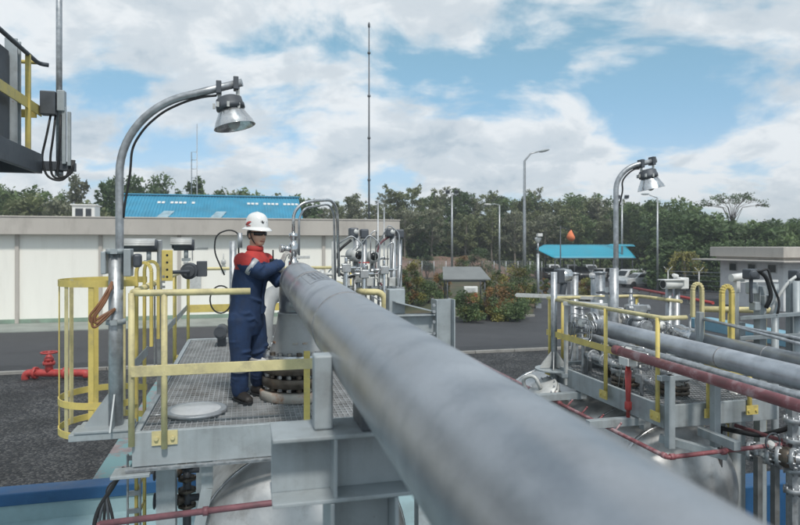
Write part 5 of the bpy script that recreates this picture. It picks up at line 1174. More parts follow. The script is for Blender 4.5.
# vessel 2
v2 = vessel(5.45, 7.0, 10.6, .93, 1.22, 'silver clad pressure vessel with a dished end below the right platform')
mh = thing('vessel_manway', 'round silver manway with a swing davit on the far left of the right vessel', 'manway', (4.75, 9.2, 2.0))
q = atp(545, 394, 9.7); ax = V(-.62, -.1, .7).normalized()
mb = MB(); mb.lathe([(.22, -.5), (.22, 0), (.27, 0), (.27, .04), (.23, .045), (.23, .065), (.27, .07), (.27, .10), (.0, .12)], q, ax, 32); part(mb, 'cover', m_offwhite, mh)
for k in range(14):
    an = k*.4488; qq = V(0, 0, 1).rotation_difference(ax); p = q+qq @ V(.25*math.cos(an), .25*math.sin(an), 0); mb = MB(); mb.tube([p-ax*.02, p+ax*.13], .012, 6); part(mb, 'stud_bolt', m_galv, mh)
mb = MB(); mb.tube([q+V(-.15, .25, -.1), q+V(-.30, .2, .22), q+V(-.15, .05, .30), q+ax*.12], .03, 10, .15); part(mb, 'davit', m_offwhite, mh)

# ------------------------------------------------------------------ pipes crossing over the right platform
def run(label, name, b, z, a_end, r, mat, drop=None, bend=.2, flanges=()):
    t = thing(name, label, 'pipe', (b, a_end*.5, z)); s = .014
    pts = [(b, -3, z-s*(a_end+3)), (b, a_end, z)]
    if drop is not None: pts.append((b, a_end, drop))
    mb = MB(); mb.tube(pts, r, 28, bend, 8); part(mb, 'pipe', mat, t)
    for a in flanges:
        mb = MB(); mb.lathe([(r-.001, -.012), (r+.004, -.006), (r+.004, .006), (r-.001, .012)], (b, a, z-s*(a_end-a)), (0, 1, s), 28); part(mb, 'weld_seam', m_weld, t)
    return t
pB_ = run('large grey pipe crossing the right platform and bending down beside the valves', 'process_pipe', 5.5, 3.17, 9.0, .125, m_pipe2, EZ-.1, .2, (8.6, 6.2, 5.0))
pA_ = run('second large grey pipe farthest right with a foil wrapped end', 'process_pipe', 6.55, 3.07, 8.1, .115, m_pipe2, None, .2, (6.6, 5.5))
pC_ = run('slim grey pipe running between the large pipe and the red pipe', 'process_pipe', 5.24, 3.05, 8.7, .048, m_galv, EZ, .12)
rp = run('faded red fire water pipe along the left side of the right platform', 'fire_water_pipe', 4.78, 3.08, 7.25, .058, m_redworn)
mb = MB(); mb.tube([(4.78, 7.0, 3.08), (4.78, 7.0, 2.86), (4.78, 7.0, 2.86), (4.78, 7.0, 2.22)], [.03, .03, .042, .022], 14); mb.lathe([(.03, 0), (.045, .02), (.045, .1), (.03, .12)], (4.78, 7.0, 2.35), n=14); part(mb, 'drop_pipe', m_red, rp)
mb = MB(); mb.lathe([(.055, -.05), (.064, -.03), (.064, .09), (.02, .10)], (4.78, 7.2, 3.08), (0, 1, 0), 20); part(mb, 'end_cap', m_redworn, rp)
mb = MB(); mb.span(4.71, 4.85, 6.9, 7.1, 2.93, 3.03); part(mb, 'clamp', m_white, rp, .006)
mb = MB(); q0 = (4.78, 7.0, 2.24); mb.tube([q0, (4.66, 7.0, 2.20), (4.52, 7.0, 2.16)], .028, 10, .05); part(mb, 'branch', m_red, rp)
lr = thing('sprinkler_pipe', 'thin maroon sprinkler pipe ring around the right vessel', 'pipe', (5.4, 6.2, 2.1))
mb = MB(); zr = 2.13; mb.tube([(4.52, 14, zr), (4.52, 5.9, zr), (6.17, 5.9, zr+.03), (6.10, 6.65, zr+.03)], .025, 12, .04); part(mb, 'pipe', m_redworn, lr)
for (b, a, ax) in ((4.52, 5.96, (0, 1, 0)), (4.58, 5.9, (1, 0, 0)), (5.25, 5.9, (1, 0, 0)), (6.1, 5.9, (1, 0, 0)), (4.52, 7.2, (0, 1, 0)), (4.52, 8.3, (0, 1, 0))):
    mb = MB(); mb.lathe([(.026, -.03), (.034, -.026), (.034, .026), (.026, .03)], (b, a, zr+.005), ax, 14); part(mb, 'coupling', m_redworn, lr)
for a in (6.9, 7.3, 7.7, 8.1, 8.6):
    mb = MB(); mb.tube([(4.52, a, zr), (4.60, a, zr+.08)], .012, 6); mb.ball((4.61, a, zr+.09), .016, 8); part(mb, 'nozzle', m_redworn, lr)
# foil wrapped end of pipe A
fw = MB(); rn = random.Random(9); o0 = 0
fw.lathe([(.06, -.12), (.13, -.10), (.15, 0), (.14, .12), (.16, .22), (.15, .34), (.12, .40), (.05, .42)], (6.55, 8.02, 3.07), (0, 1, .014), 26)
for v_ in fw.v: v_ += V(rn.uniform(-1, 1), rn.uniform(-1, 1), rn.uniform(-1, 1))*.010
part(fw, 'foil_wrap', m_chrome, pA_)
mb = MB(); mb.tube([(6.55, 8.4, 3.07), (6.55, 8.55, 2.99), (6.55, 8.55, EZ)], .10, 20, .1); part(mb, 'elbow', m_pipe, pA_)
# pipe rest frames in the foreground right
for b, a, z, lb in ((5.42, 6.22, 2.95, 'grey post with a short arm under the slim pipe at the near edge'), (4.86, 6.30, 2.98, 'pale grey post under the red fire water pipe at the near corner')):
    mb = MB(); mb.bar((b, a, EZ-.42), (b, a, z-.04), .085, .085, (0, 1, 0)); mb.bar((b-.15, a, z-.07), (b+.3, a, z-.07), .08, .06); solo(mb, 'pipe_rest', m_steel, lb, 'pipe support', (b, a, 0), bevel=.004)

# ------------------------------------------------------------------ valves on the right platform
def valve(b, a, z, axis, s, label, wheel=True, mat=m_offwhite):
    t = thing('gate_valve', label, 'valve', (b, a, z)); ax = Vector(axis).normalized(); c = V(b, a, z)
    mb = MB(); mb.tube([c-ax*.26*s, c+ax*.26*s], .075*s, 16); mb.ball(c, (.13*s, .13*s, .14*s), 16); part(mb, 'body', mat, t)
    for k in (-.25, -.19, .19, .25):
        mb = MB(); mb.flange(c+ax*k*s, ax, .135*s, .035*s, 8, .012*s, .06*s); part(mb, 'flange', m_galv, t)
    mb = MB(); mb.lathe([(.10*s, .10*s), (.11*s, .14*s), (.11*s, .18*s), (.05*s, .20*s), (.045*s, .30*s), (.03*s, .31*s), (.02*s, .45*s)], c, n=16); part(mb, 'bonnet', mat, t)
    if wheel:
        mb = MB(); h = c+V(0, 0, .38*s); mb.tube([h+V(.13*s*math.cos(q*.3927), .13*s*math.sin(q*.3927), 0) for q in range(17)], .012*s, 6)
        for q in range(4): mb.tube([h, h+V(.13*s*math.cos(q*1.57), .13*s*math.sin(q*1.57), 0)], .009*s, 5)
        part(mb, 'hand_wheel', m_darksteel, t)
    else:
        mb = MB(); mb.box(c+V(0, 0, .34*s), (.30*s, .16*s, .14*s)); mb.tube([c+V(-.24*s, 0, .34*s), c+V(.24*s, 0, .34*s)], .07*s, 14); part(mb, 'actuator', m_galv, t, .01)
    return t
valve(5.72, 8.95, 3.22, (1, 0, 0), 1.25, 'silver hand wheel valve at the bend of the large grey pipe')
valve(6.02, 8.55, 3.20, (0, 1, 0), .8, 'pale valve with a box actuator between the two large pipes', False, m_galv)
valve(5.18, 8.8, 3.16, (1, 0, 0), .8, 'small valve left of the large grey pipe bend', True, m_galv)
valve(6.2, 9.0, 3.30, (1, 0, 0), 1.0, 'hand wheel valve farthest back against the far rail', True, m_galv)
for i, (b, a, lb) in enumerate(((5.15, 7.6, 'low flanged nozzle nearest the red drop pipe on the right platform'), (5.45, 7.0, 'white topped flanged nozzle under the large grey pipe'))):
    t = thing('flanged_nozzle', lb, 'flange stack', (b, a, EZ)); m0 = m_dkflange if i == 0 else m_offwhite
    mb = MB(); mb.lathe([(.13, -.3), (.13, .2), (.11, .28), (.09, .34), (.09, .55)], (b, a, EZ), n=24); part(mb, 'pipe', m_offwhite, t)
    for z in (.06, .13, .24, .31):
        mb = MB(); mb.flange((b, a, EZ+z), (0, 0, 1), .20, .045, 12, .014, .08); part(mb, 'flange', m_galv if z > .2 else m_dkflange, t)
for i, (b, a, ln, lb) in enumerate(((5.08, 8.15, .8, 'silver bypass pipe with elbows low on the right platform deck'), (5.28, 7.95, .55, 'dark drain pipe with elbows low on the right platform deck'))):
    t = thing('bypass_pipe', lb, 'pipe', (b, a, EZ)); mb = MB(); mb.tube([(b, a+ln/2, EZ-.1), (b, a+ln/2, EZ+.3-.1*i), (b, a-ln/2, EZ+.3-.1*i), (b, a-ln/2, EZ-.1)], .05, 14, .1); part(mb, 'pipe', m_galv if i == 0 else m_dkflange, t)
    for k in (-.2, .2): 
        mb = MB(); mb.flange((b, a+k*ln, EZ+.3-.1*i), (0, 1, 0), .10, .04, 8, .01); part(mb, 'flange', m_galv, t)
for k, (b, a, z, lb) in enumerate(((5.02, 8.5, 3.0, 'small needle valve cluster with tubing beside the yellow left rail'), (5.95, 8.9, 3.05, 'small needle valve cluster with tubing behind the large grey pipe'), (6.3, 8.3, 2.95, 'small needle valve cluster with tubing beside the foil wrapped pipe end'), (5.05, 7.1, 2.72, 'small needle valve cluster low beside the red drop pipe'))):
    t = thing('needle_valve', lb, 'valve', (b, a, EZ)); p = V(b, a, z); r_ = random.Random(k+40)
    mb = MB(); mb.box(p, (.10, .16, .12)); mb.box(p+V(.02, .12, .06), (.08, .1, .09)); mb.tube([p-V(0, .2, 0), p+V(0, .2, 0)], .03, 10); mb.tube([p, (b, a, EZ)], .025, 8); part(mb, 'body', m_galv, t, .01)
    for q in range(2):
        mb = MB(); h = p+V(.0, -.06+.14*q, .14+.06*q); mb.tube([h+V(.06*math.cos(u*.5236), .06*math.sin(u*.5236), 0) for u in range(13)], .009, 6); mb.tube([h-V(.06, 0, 0), h+V(.06, 0, 0)], .007, 5); part(mb, 'hand_wheel', m_darksteel, t)
    mb = MB(); mb.lathe([(0, -.02), (.06, -.02), (.065, .0), (.06, .02), (0, .022)], p+V(0, .05, .27), (.3, -1, .1), 18); mb.tube([p, p+V(0, .05, .22)], .012, 6); part(mb, 'gauge', m_white, t)
    mb = MB()
    for q in range(3): mb.tube([p+V(0, -.1+.1*q, 0), p+V(.08+.03*q, -.1+.1*q, .02), p+V(.1+.03*q, -.1+.12*q, .25+.06*q), p+V(-.05, .1+.1*q, .30+.05*q), p+V(-.1, .2+.1*q, -.3)], .009, 6, .05)
    part(mb, 'tubing', m_chrome, t)
# cable trays reaching left of the right platform
ct = thing('cable_tray', 'pale flat cable tray reaching left across the gravel from the right platform', 'cable tray', (4.6, 9.6, 3.6))
p0 = atp(516, 295, 10.6); p1 = atp(604, 298, 10.3); d = (p1-p0).normalized(); n_ = V(-d.y, d.x, 0)
mb = MB()
for s in (-.10, .10): mb.bar(p0+n_*s, p1+n_*s, .02, .05)
for k in range(12): mb.bar(p0.lerp(p1, k/11.01)-n_*.09, p0.lerp(p1, k/11.01)+n_*.09, .03, .01)
part(mb, 'tray', m_offwhite, ct)
mb = MB(); p = p0.lerp(p1, .42); mb.tube([(p.x, p.y, 0), (p.x, p.y, p.z-.03)], .04, 10); part(mb, 'post', m_galv, ct)
p0 = atp(566, 303, 9.6); p1 = atp(605, 306, 9.2); mb = MB(); mb.bar(p0, p1, .22, .06); mb.bar(p0-V(0, 0, .03), (p0.x, p0.y, EZ-.2), .05, .05, (0, 1, 0)); solo(mb, 'cable_tray', m_offwhite, 'short pale tray piece fixed just under the yellow left rail', 'cable tray', p0, bevel=.004)
# transmitter posts behind the far rail
def up_post(px, ytop, Y, r, label, ybase_z=0):
    p = atp(px, ytop, Y); mb = MB(); mb.tube([(p.x, p.y, ybase_z), (p.x, p.y, p.z)], r, 12); mb.lathe([(r, -.03), (r*1.25, -.02), (r*1.25, .0), (.01, .015)], p, n=12); solo(mb, 'upright_post', m_galv, label, 'post', (p.x, p.y, ybase_z))
up_post(574.5, 273, 10.8, .065, 'grey capped post just right of the silver transmitter behind the far rail')
up_post(600, 272, 10.9, .085, 'thicker grey capped post halfway along the far rail')
up_post(593, 277, 11.2, .04, 'thin grey post beside the thicker capped post at the far rail')
tt = thing('pressure_transmitter', 'silver transmitter head standing between two grey posts behind the far rail', 'transmitter', (4.6, 10.3, EZ))
p = atp(564, 276, 10.7)
mb = MB(); mb.tube([(p.x, p.y, 0), (p.x, p.y, p.z-.1)], .05, 10); part(mb, 'post', m_galv, tt)
mb = MB(); mb.lathe([(.07, -.14), (.12, -.12), (.13, .0), (.11, .12), (.08, .14)], p, (1, -.3, 0), 20); part(mb, 'head', m_chrome, tt)
mb = MB(); mb.box(p+V(-.12, -.05, .0), (.12, .2, .24)); mb.tube([p-V(0, 0, .1), p-V(.05, 0, .45)], .06, 10); part(mb, 'housing', m_darksteel, tt, .02)
# camera on its twin post
cp = thing('camera_post', 'pair of grey posts with a white camera pointing left by the hooped ladder', 'camera post', (6.35, 8.75, EZ))
p = atp(671, 285, 9.9)
for dx in (-.04, .10):
    mb = MB(); mb.tube([(p.x+dx, p.y, 0), (p.x+dx, p.y, p.z+.02)], .052, 12); part(mb, 'post', m_galv, cp)
cw = thing('surveillance_camera', 'white surveillance camera on twin posts at the right platform', 'camera', (p.x, p.y, p.z))
mb = MB(); mb.tube([(p.x-.22, p.y-.1, p.z+.02), (p.x+.10, p.y-.08, p.z+.02)], .075, 18); mb.box((p.x-.05, p.y-.1, p.z+.09), (.42, .17, .015)); part(mb, 'housing', m_white, cw)
mb = MB(); mb.lathe([(.0, .0), (.06, .0), (.06, .01)], (p.x-.222, p.y-.1, p.z+.02), (-1, 0, 0), 16); part(mb, 'lens', m_black, cw)
mb = MB(); mb.box((p.x+.17, p.y-.02, p.z+.03), (.16, .18, .18)); mb.tube([(p.x+.0, p.y-.05, p.z+.16), (p.x+.12, p.y, p.z+.14)], .03, 8); part(mb, 'motor_box', m_white, cw, .012)

# ------------------------------------------------------------------ instrument rack at the right edge
ik = thing('instrument_rack', 'grey steel rack with rails and boxes at the right edge', 'rack', (7.1, 7.2, 0))
def rackpost(px, ytop, Y, r, z0=0, sq=False):
    p = atp(px, ytop, Y); mb = MB()
    if sq: mb.bar((p.x, p.y, z0), (p.x, p.y, p.z), r, r, (0, 1, 0))
    else: mb.tube([(p.x, p.y, z0), (p.x, p.y, p.z)], r, 12)
    part(mb, 'post', m_steel, ik); return p
rackpost(760, 286, 8.6, .11, 0, True); rackpost(775, 284, 8.8, .05); rackpost(790, 281, 8.4, .07, 0, True); rackpost(797, 281, 8.3, .05)
a0, a1 = atp(742, 318, 8.7), atp(812, 313, 8.1)
for dz in (0, -.28):
    mb = MB(); mb.bar(a0+V(0, 0, dz), a1+V(0, 0, dz), .16, .05); part(mb, 'cross_rail', m_steel, ik, .004)
for (px, py, sx, sz) in ((752, 288, .12, .16), (766, 300, .16, .14), (755, 306, .10, .12)):
    p = atp(px, py, 8.55); mb = MB(); mb.box(p, (sx, .12, sz)); part(mb, 'junction_box', m_steel, ik, .015)
for k, pl in enumerate((((752, 275), (757, 270), (766, 276), (772, 296), (766, 308)), ((800, 274), (788, 282), (776, 300), (771, 314)), ((760, 272), (768, 268), (772, 284), (780, 302), (777, 316)))):
    mb = MB(); mb.tube([atp(x, y, 8.45-.06*k) for x, y in pl], .028-.006*k, 8, .1); part(mb, 'hose', m_black if k != 1 else m_offwhite, ik)
for (px, py, nm) in ((751, 274, 'dark detector head at the top of the right instrument rack'), (797, 275, 'dark detector head at the right end of the instrument rack')):
    p = atp(px, py, 8.5); mb = MB(); mb.box(p, (.16, .16, .14)); mb.lathe([(.05, 0), (.06, .06), (.0, .06)], p+V(-.05, -.08, 0), (-.4, -1, 0), 14); mb.tube([p, p-V(0, 0, .4)], .025, 8); solo(mb, 'flame_detector', m_darksteel, nm, 'detector', p, bevel=.02)
p = atp(737, 278, 8.8); mb = MB(); mb.tube([p+V(-.1, 0, 0), p+V(.12, 0, .02)], .055, 16); mb.box(p+V(0, 0, -.12), (.06, .06, .16)); mb.tube([p-V(0, 0, .15), p-V(0, 0, .9)], .025, 8); mb.bar(p-V(0, 0, .05), p+V(.7, 0, -.05), .03, .03)
solo(mb, 'surveillance_camera', m_white, 'small white camera on a thin arm above the hooped ladder', 'camera', p)
for k, (p0, p1, lb) in enumerate((((696, 318, 9.2), (812, 341, 6.6), 'upper thin grey conduit sloping across the right edge'), ((690, 315, 9.5), (812, 347, 6.4), 'lower thin grey conduit sloping across the right edge'))):
    mb = MB(); mb.tube([atp(*p0), atp(*p1)], .018, 8); q_ = atp(*p0); mb.tube([q_, (q_.x, q_.y, 0)], .018, 8); q_ = atp(*p1); mb.tube([q_, (q_.x, q_.y, 0)], .018, 8); solo(mb, 'conduit', m_galv, lb, 'conduit', atp(*p0))
for k, (px, yt, Y) in enumerate(((700, 312, 9.0), (741, 322, 8.9))):
    p = atp(px, yt, Y); mb = MB(); mb.bar((p.x, p.y, 0), (p.x, p.y, p.z), .08, .08, (0, 1, 0)); solo(mb, 'upright_post', m_steel, ('square grey post below the first ladder hoop', 'square grey post below the second ladder hoop')[k], 'post', (p.x, p.y, 0), bevel=.004)

# ------------------------------------------------------------------ valve manifold at bottom right
vm = thing('valve_manifold', 'weathered pipe manifold with flanged valves on grey posts at bottom right', 'valve', (6.8, 6.4, 0))
m_dkpost = M('weathered_dark_post', (.16, .165, .165), .6, .2, .2, 6, (.10, .08, .06), .6, 5)
c0, c1 = atp(735, 448, 7.5), atp(812, 462, 6.9)
mb = MB(); mb.tube([c0, c1], .055, 16); part(mb, 'pipe', m_galv, vm)
for f in (.22, .34, .48, .60, .78):
    mb = MB(); mb.flange(c0.lerp(c1, f), c1-c0, .12, .045, 8, .014, .09); part(mb, 'flange', m_galv, vm)
mb = MB(); mb.ball(c0.lerp(c1, .69), (.12, .12, .12), 16); part(mb, 'valve_body', m_dkflange, vm)
mb = MB(); mb.ball(c0.lerp(c1, .41), (.11, .11, .12), 16); mb.tube([c0.lerp(c1, .41), c0.lerp(c1, .41)+V(-.03, -.12, .16)], .04, 10); part(mb, 'valve_body', m_offwhite, vm)
mb = MB(); h = c0.lerp(c1, .41)+V(-.03, -.14, .18); mb.tube([h+V(.10*math.cos(q*.3927), 0, .10*math.sin(q*.3927)) for q in range(17)], .011, 6); part(mb, 'hand_wheel', m_darksteel, vm)
mb = MB(); mb.tube([c0+V(0, 0, 0), c0-V(.25, .06, -.02)], .022, 8); part(mb, 'drain_line', m_redbrown, vm)
for px in (758, 775, 793):
    p = atp(px, 460, 7.2); mb = MB(); mb.bar((p.x, p.y, 0), (p.x, p.y, p.z+.05 if px != 793 else p.z+.9), .07 if px != 793 else .09, .07, (0, 1, 0)); part(mb, 'post', m_dkpost if px != 793 else m_galv, vm, .004)
for py in (420, 440, 470, 490):
    p = atp(793, py, 7.15); mb = MB(); mb.flange(p, (0, 0, 1), .10, .05, 8, .012); part(mb, 'flange', m_galv, vm)
# small gusset bracket & pipes near (730,395)
sp_ = atp(735, 405, 8.3); t = thing('pipe_trunnion', 'white gusseted pipe support behind the near right corner of the right platform', 'pipe support', (sp_.x, sp_.y, 0))
mb = MB(); mb.tube([(sp_.x, sp_.y, 0), (sp_.x, sp_.y, sp_.z+.25)], .07, 14); part(mb, 'post', m_offwhite, t)
for k in range(4):
    an = k*1.57+.5; d = V(math.cos(an), math.sin(an), 0); t_ = V(-d.y, d.x, 0)*.007; q_ = V(sp_.x, sp_.y, sp_.z-.05)+d*.06; mb = MB(); mb.extrude([v-t_ for v in (q_, q_+d*.16, q_+V(0, 0, .24))], t_*2); part(mb, 'gusset', m_offwhite, t)
mb = MB(); mb.span(sp_.x-.28, sp_.x+.28, sp_.y-.22, sp_.y+.22, sp_.z-.09, sp_.z-.06); part(mb, 'base_plate', m_steel, t, .004)
mb = MB(); q_ = atp(720, 428, 7.9); mb.tube([q_, atp(760, 436, 7.6), atp(790, 428, 7.4), atp(806, 412, 7.2)], .03, 10, .1); mb.tube([q_, (q_.x, q_.y, 0)], .03, 8); solo(mb, 'black_hose', m_black, 'black hose bent behind the maroon sprinkler pipe at the right', 'hose', q_)
# ================================================================== THE WORKER
m_navy = M('navy_coverall_cloth', (.016, .040, .105), .85, 0, .22, 9, bump=.004, bscale=28, grain=.12)
m_cored = M('red_coverall_cloth', (.46, .045, .04), .85, 0, .15, 9, bump=.003, bscale=28)
m_band = M('reflective_band', (.44, .45, .46), .45, .2, .1, 12)
m_skin = M('skin', (.54, .33, .235), .5, 0, .10, 14)
m_lip = M('lips', (.33, .13, .10), .5, 0, .05, 10)
m_glove = M('grey_work_glove', (.42, .41, .39), .85, 0, .2, 16)
m_boot = M('dark_boot_leather', (.03, .026, .024), .5, 0, .2, 12)
m_hair = M('black_hair', (.012, .011, .010), .6, 0, .1, 12)
m_helm = M('white_helmet_shell', (.78, .78, .77), .3, 0, .03, 6, coat=.4)
PX0, PY0 = gw(250, 5.90)
person = thing('person', 'worker in navy and red coverall, white helmet and dark glasses reaching to the pipe', 'person', (PX0, PY0, DZ), 'W')
PO = V(PX0, PY0, DZ)
fw_ = V(.91, -.42, 0).normalized(); lf = V(.42, .91, 0).normalized(); UP = V(0, 0, 1)
def P(px, py, d=0): return PO + V((px-250)*.00970, d, (402-py)*.00938)
def ring_tube(mb, secs, n=16):
    """secs: (centre, side radius, front radius, side axis, front axis) lofted into one closed skin"""
    vs = []; m = len(secs)
    for c, rs, rf, sx, fx in secs:
        for k in range(n):
            a = 2*math.pi*k/n; vs.append(c+sx*(rs*math.cos(a))+fx*(rf*math.sin(a)))
    fs = [(i*n+k, i*n+(k+1) % n, (i+1)*n+(k+1) % n, (i+1)*n+k) for i in range(m-1) for k in range(n)]
    fs += [tuple(range(n))[::-1], tuple(range((m-1)*n, m*n))]
    mb.add(vs, fs, True)
def limb(mb, pts, rs, n=14):
    mb.tube(pts, rs, n, cap=True); mb.ball(pts[0], rs[0], 12); mb.ball(pts[-1], rs[-1], 12)
def fuse(mb, vox, smooth=6, org=PO):
    """join overlapping forms into one continuous skin"""
    me = mb.mesh('tmp', m_skin, org); ob = bpy.data.objects.new('tmp', me); COL.objects.link(ob)
    r = ob.modifiers.new('r', 'REMESH'); r.mode = 'VOXEL'; r.voxel_size = vox
    s = ob.modifiers.new('s', 'SMOOTH'); s.factor = .5; s.iterations = smooth
    dg = bpy.context.evaluated_depsgraph_get(); dg.update(); res = bpy.data.meshes.new_from_object(ob.evaluated_get(dg))
    bpy.data.objects.remove(ob); res.materials.clear()
    for p in res.polygons: p.use_smooth = True
    return res
def mpart(me, name, mats, parent):
    me.name = name
    for mt in mats: me.materials.append(mt)
    o = bpy.data.objects.new(name, me); COL.objects.link(o); o.parent = parent; ORG[o.name] = ORG[parent.name]; return o
# joints
hipc = P(247, 322, 0); chest = P(252, 272, -.02); shc = P(254, 259, 0); neck = P(255, 250, 0)
shR = shc - lf*.175 + V(0, 0, -.015); shL = shc + lf*.175 + V(0, 0, -.02)
elR = P(265, 273, -.15); wrR = P(278.5, 265, .06)
elL = P(276, 283, .06); wrL = P(289, 274, .13)
hpR = hipc - lf*.10; hpL = hipc + lf*.10
knR = P(243, 363, -.11); anR = P(241.5, 394, -.06); knL = P(257, 361, .10); anL = P(254, 389, .17)
# coverall
mb = MB()
sx = lf; fx = fw_
ring_tube(mb, [(P(246, 336, 0), .15, .12, sx, fx), (P(246, 326, 0), .185, .155, sx, fx), (P(247, 312, 0), .185, .155, sx, fx), (P(248, 298, 0), .172, .145, sx, fx), (P(250, 282, 0), .19, .15, sx, fx), (P(252, 270, 0), .20, .145, sx, fx), (P(253.5, 260, 0), .185, .115, sx, fx), (P(254.5, 254, 0), .12, .085, sx, fx), (P(255, 250, 0), .066, .066, sx, fx)], 20)
limb(mb, [shR+V(0, 0, -.005), shR.lerp(elR, .3), shR.lerp(elR, .7), elR, elR.lerp(wrR, .4), elR.lerp(wrR, .85), wrR], [.082, .083, .074, .066, .065, .054, .050])
limb(mb, [shL+V(0, 0, -.005), shL.lerp(elL, .3), shL.lerp(elL, .7), elL, elL.lerp(wrL, .4), elL.lerp(wrL, .85), wrL], [.082, .082, .072, .065, .064, .054, .050])
for hp_, kn, an_ in ((hpR, knR, anR), (hpL, knL, anL)):
    limb(mb, [hp_+V(0, 0, .02), hp_.lerp(kn, .35), hp_.lerp(kn, .75), kn, kn.lerp(an_, .35), kn.lerp(an_, .75), an_+V(0, 0, .03)], [.115, .108, .092, .084, .084, .080, .079])
rnf = random.Random(12)
for (A_, B_, rr, nfold) in ((hpR, knR, .102, 5), (knR, anR, .082, 6), (hpL, knL, .10, 5), (knL, anL, .082, 6), (shR, elR, .080, 4), (elR, wrR, .062, 4), (elL, wrL, .060, 4)):   # wrinkles across the limbs
    for k in range(nfold):
        t = (k+.5+rnf.uniform(-.3, .3))/nfold; c = A_.lerp(B_, t); d = (B_-A_).normalized(); q = d.orthogonal().normalized(); q2 = d.cross(q); ph = rnf.uniform(0, 6.28); sl = rnf.uniform(-.35, .35)
        mb.tube([c+(q*math.cos(ph+u)+q2*math.sin(ph+u))*rr*.98+d*sl*.05*(u-1) for u in (0, .4, .8, 1.2, 1.6)], [.004, .011, .013, .011, .004], 6)
for k in range(9):   # folds round the waist and chest
    t = rnf.uniform(0, 6.28); z = rnf.uniform(282, 322); c = P(248, z, 0)
    mb.tube([c+sx*(.182*math.cos(t+u))+fx*(.150*math.sin(t+u))+UP*.06*(u-.5)*rnf.choice((-1, 1)) for u in (0, .25, .5, .75, 1)], [.004, .012, .014, .012, .004], 6)
me = fuse(mb, .010, 4)
cov = mpart(me, 'coverall', [m_navy, m_cored], person)
for p in me.polygons:
    c = Vector(p.center)+PO; rel = c-shc; side = rel.dot(lf); fr = rel.dot(fw_)
    armd = min((c-shR.lerp(elR, t)).length for t in (.5, .62, .75, .9)) ; arml = min((c-shL.lerp(elL, t)).length for t in (.5, .62, .75, .9))
    armd = min([armd]+[(c-elR.lerp(wrR, t)).length for t in (0, .2, .4, .6, .8, 1)]); arml = min([arml]+[(c-elL.lerp(wrL, t)).length for t in (0, .3, .6, 1)])
    yoke = -.115 + .045*abs(side)/.17 if fr > 0 else -.10
    if rel.z > yoke and abs(side) < .27 and armd > .088 and arml > .088: p.material_index = 1
def band(A_, B_, t, r, w=.05, name='reflective_band', par=cov):
    mb = MB(); d = (B_-A_).normalized(); c = A_.lerp(B_, t); mb.lathe([(r-.012, -w/2-.004), (r, -w/2), (r+.002, 0), (r, w/2), (r-.012, w/2+.004)], c, d, 22); part(mb, name, m_band, par)
band(shR, elR, .50, .084, .042); band(shL, elL, .5, .083, .042); band(elL, wrL, .50, .068, .04)
band(knR, anR, .12, .099, .055); band(knL, anL, .05, .099, .055)
mb = MB(); mb.lathe([(.060, -.02), (.080, -.012), (.076, .025), (.064, .035)], P(255, 249.5, 0), (0.05, -.05, 1), 22); part(mb, 'collar', m_cored, cov)
mb = MB()
for (z0, z1) in ((262, 318),):
    pts = [P(248+(322-z)*.085, z, 0)+fw_*r_ for z, r_ in ((262, .128), (270, .149), (284, .157), (298, .152), (314, .160))]
    for p0, p1 in zip(pts, pts[1:]): mb.bar(p0, p1, .03, .006, fw_)
part(mb, 'zip_flap', m_navy, cov)
c = P(253, 268, 0)
for s in (-1, 1):
    mb = MB(); mb.box(c+fw_*.150+lf*.085*s, (.01, .10, .095), Matrix((fw_, lf, UP)).transposed()); part(mb, 'chest_pocket', m_navy, cov, .004)
# radio clipped on the chest
mb = MB(); c = P(253, 264, 0)+fw_*.165+lf*.075; mb.box(c, (.03, .05, .09), Matrix((fw_, lf, UP)).transposed()); mb.tube([c+lf*.015, c+lf*.015+V(0, 0, .13)], .007, 8); solo(mb, 'radio', m_black, 'small black radio with a stub aerial clipped on the worker chest', 'radio', c, 'W', bevel=.006)

# body: head, neck and the slimmer figure inside the clothes, one skin
hc = P(257.5, 234, -.01); fh = V(.76, -.65, -.05).normalized(); lh = UP.cross(fh).normalized(); uh = fh.cross(lh).normalized()
Rh = Matrix((fh, lh, uh)).transposed()
def H(f, l, u): return hc+fh*f+lh*l+uh*u
mb = MB()
mb.ball(H(-.012, 0, .025), (.098, .076, .095), 20, rot=Rh)
mb.ball(H(.018, 0, -.035), (.075, .066, .085), 18, rot=Rh)
mb.ball(H(.045, 0, -.085), (.038, .042, .030), 14, rot=Rh)
mb.ball(H(.03, .035, -.03), (.045, .030, .040), 12, rot=Rh); mb.ball(H(.03, -.035, -.03), (.045, .030, .040), 12, rot=Rh)
mb.tube([H(.078, 0, .012), H(.094, 0, -.018), H(.104, 0, -.036)], [.009, .012, .014], 10); mb.ball(H(.098, 0, -.036), (.015, .017, .012), 10, rot=Rh)
mb.ball(H(.088, .013, -.039), (.010, .009, .008), 8, rot=Rh); mb.ball(H(.088, -.013, -.039), (.010, .009, .008), 8, rot=Rh)
mb.ball(H(.078, 0, -.062), (.016, .024, .007), 10, rot=Rh); mb.ball(H(.076, 0, -.071), (.015, .021, .007), 10, rot=Rh)
for s in (-1, 1): mb.ball(H(-.012, .079*s, -.015), (.020, .009, .033), 10, rot=Rh)
limb(mb, [P(255, 256, .0), P(255.5, 248, 0), H(-.022, 0, -.06)], [.062, .056, .058])
ring_tube(mb, [(P(247, 330, 0), .12, .09, sx, fx), (P(248, 300, 0), .13, .10, sx, fx), (P(252, 272, 0), .15, .11, sx, fx), (P(254, 260, 0), .15, .08, sx, fx), (P(255, 254, 0), .07, .06, sx, fx)])
for pts, rs in (([shR, elR, wrR], [.05, .04, .03]), ([shL, elL, wrL], [.05, .04, .03]), ([hpR, knR, anR], [.08, .055, .042]), ([hpL, knL, anL], [.08, .055, .042])): limb(mb, pts, rs)
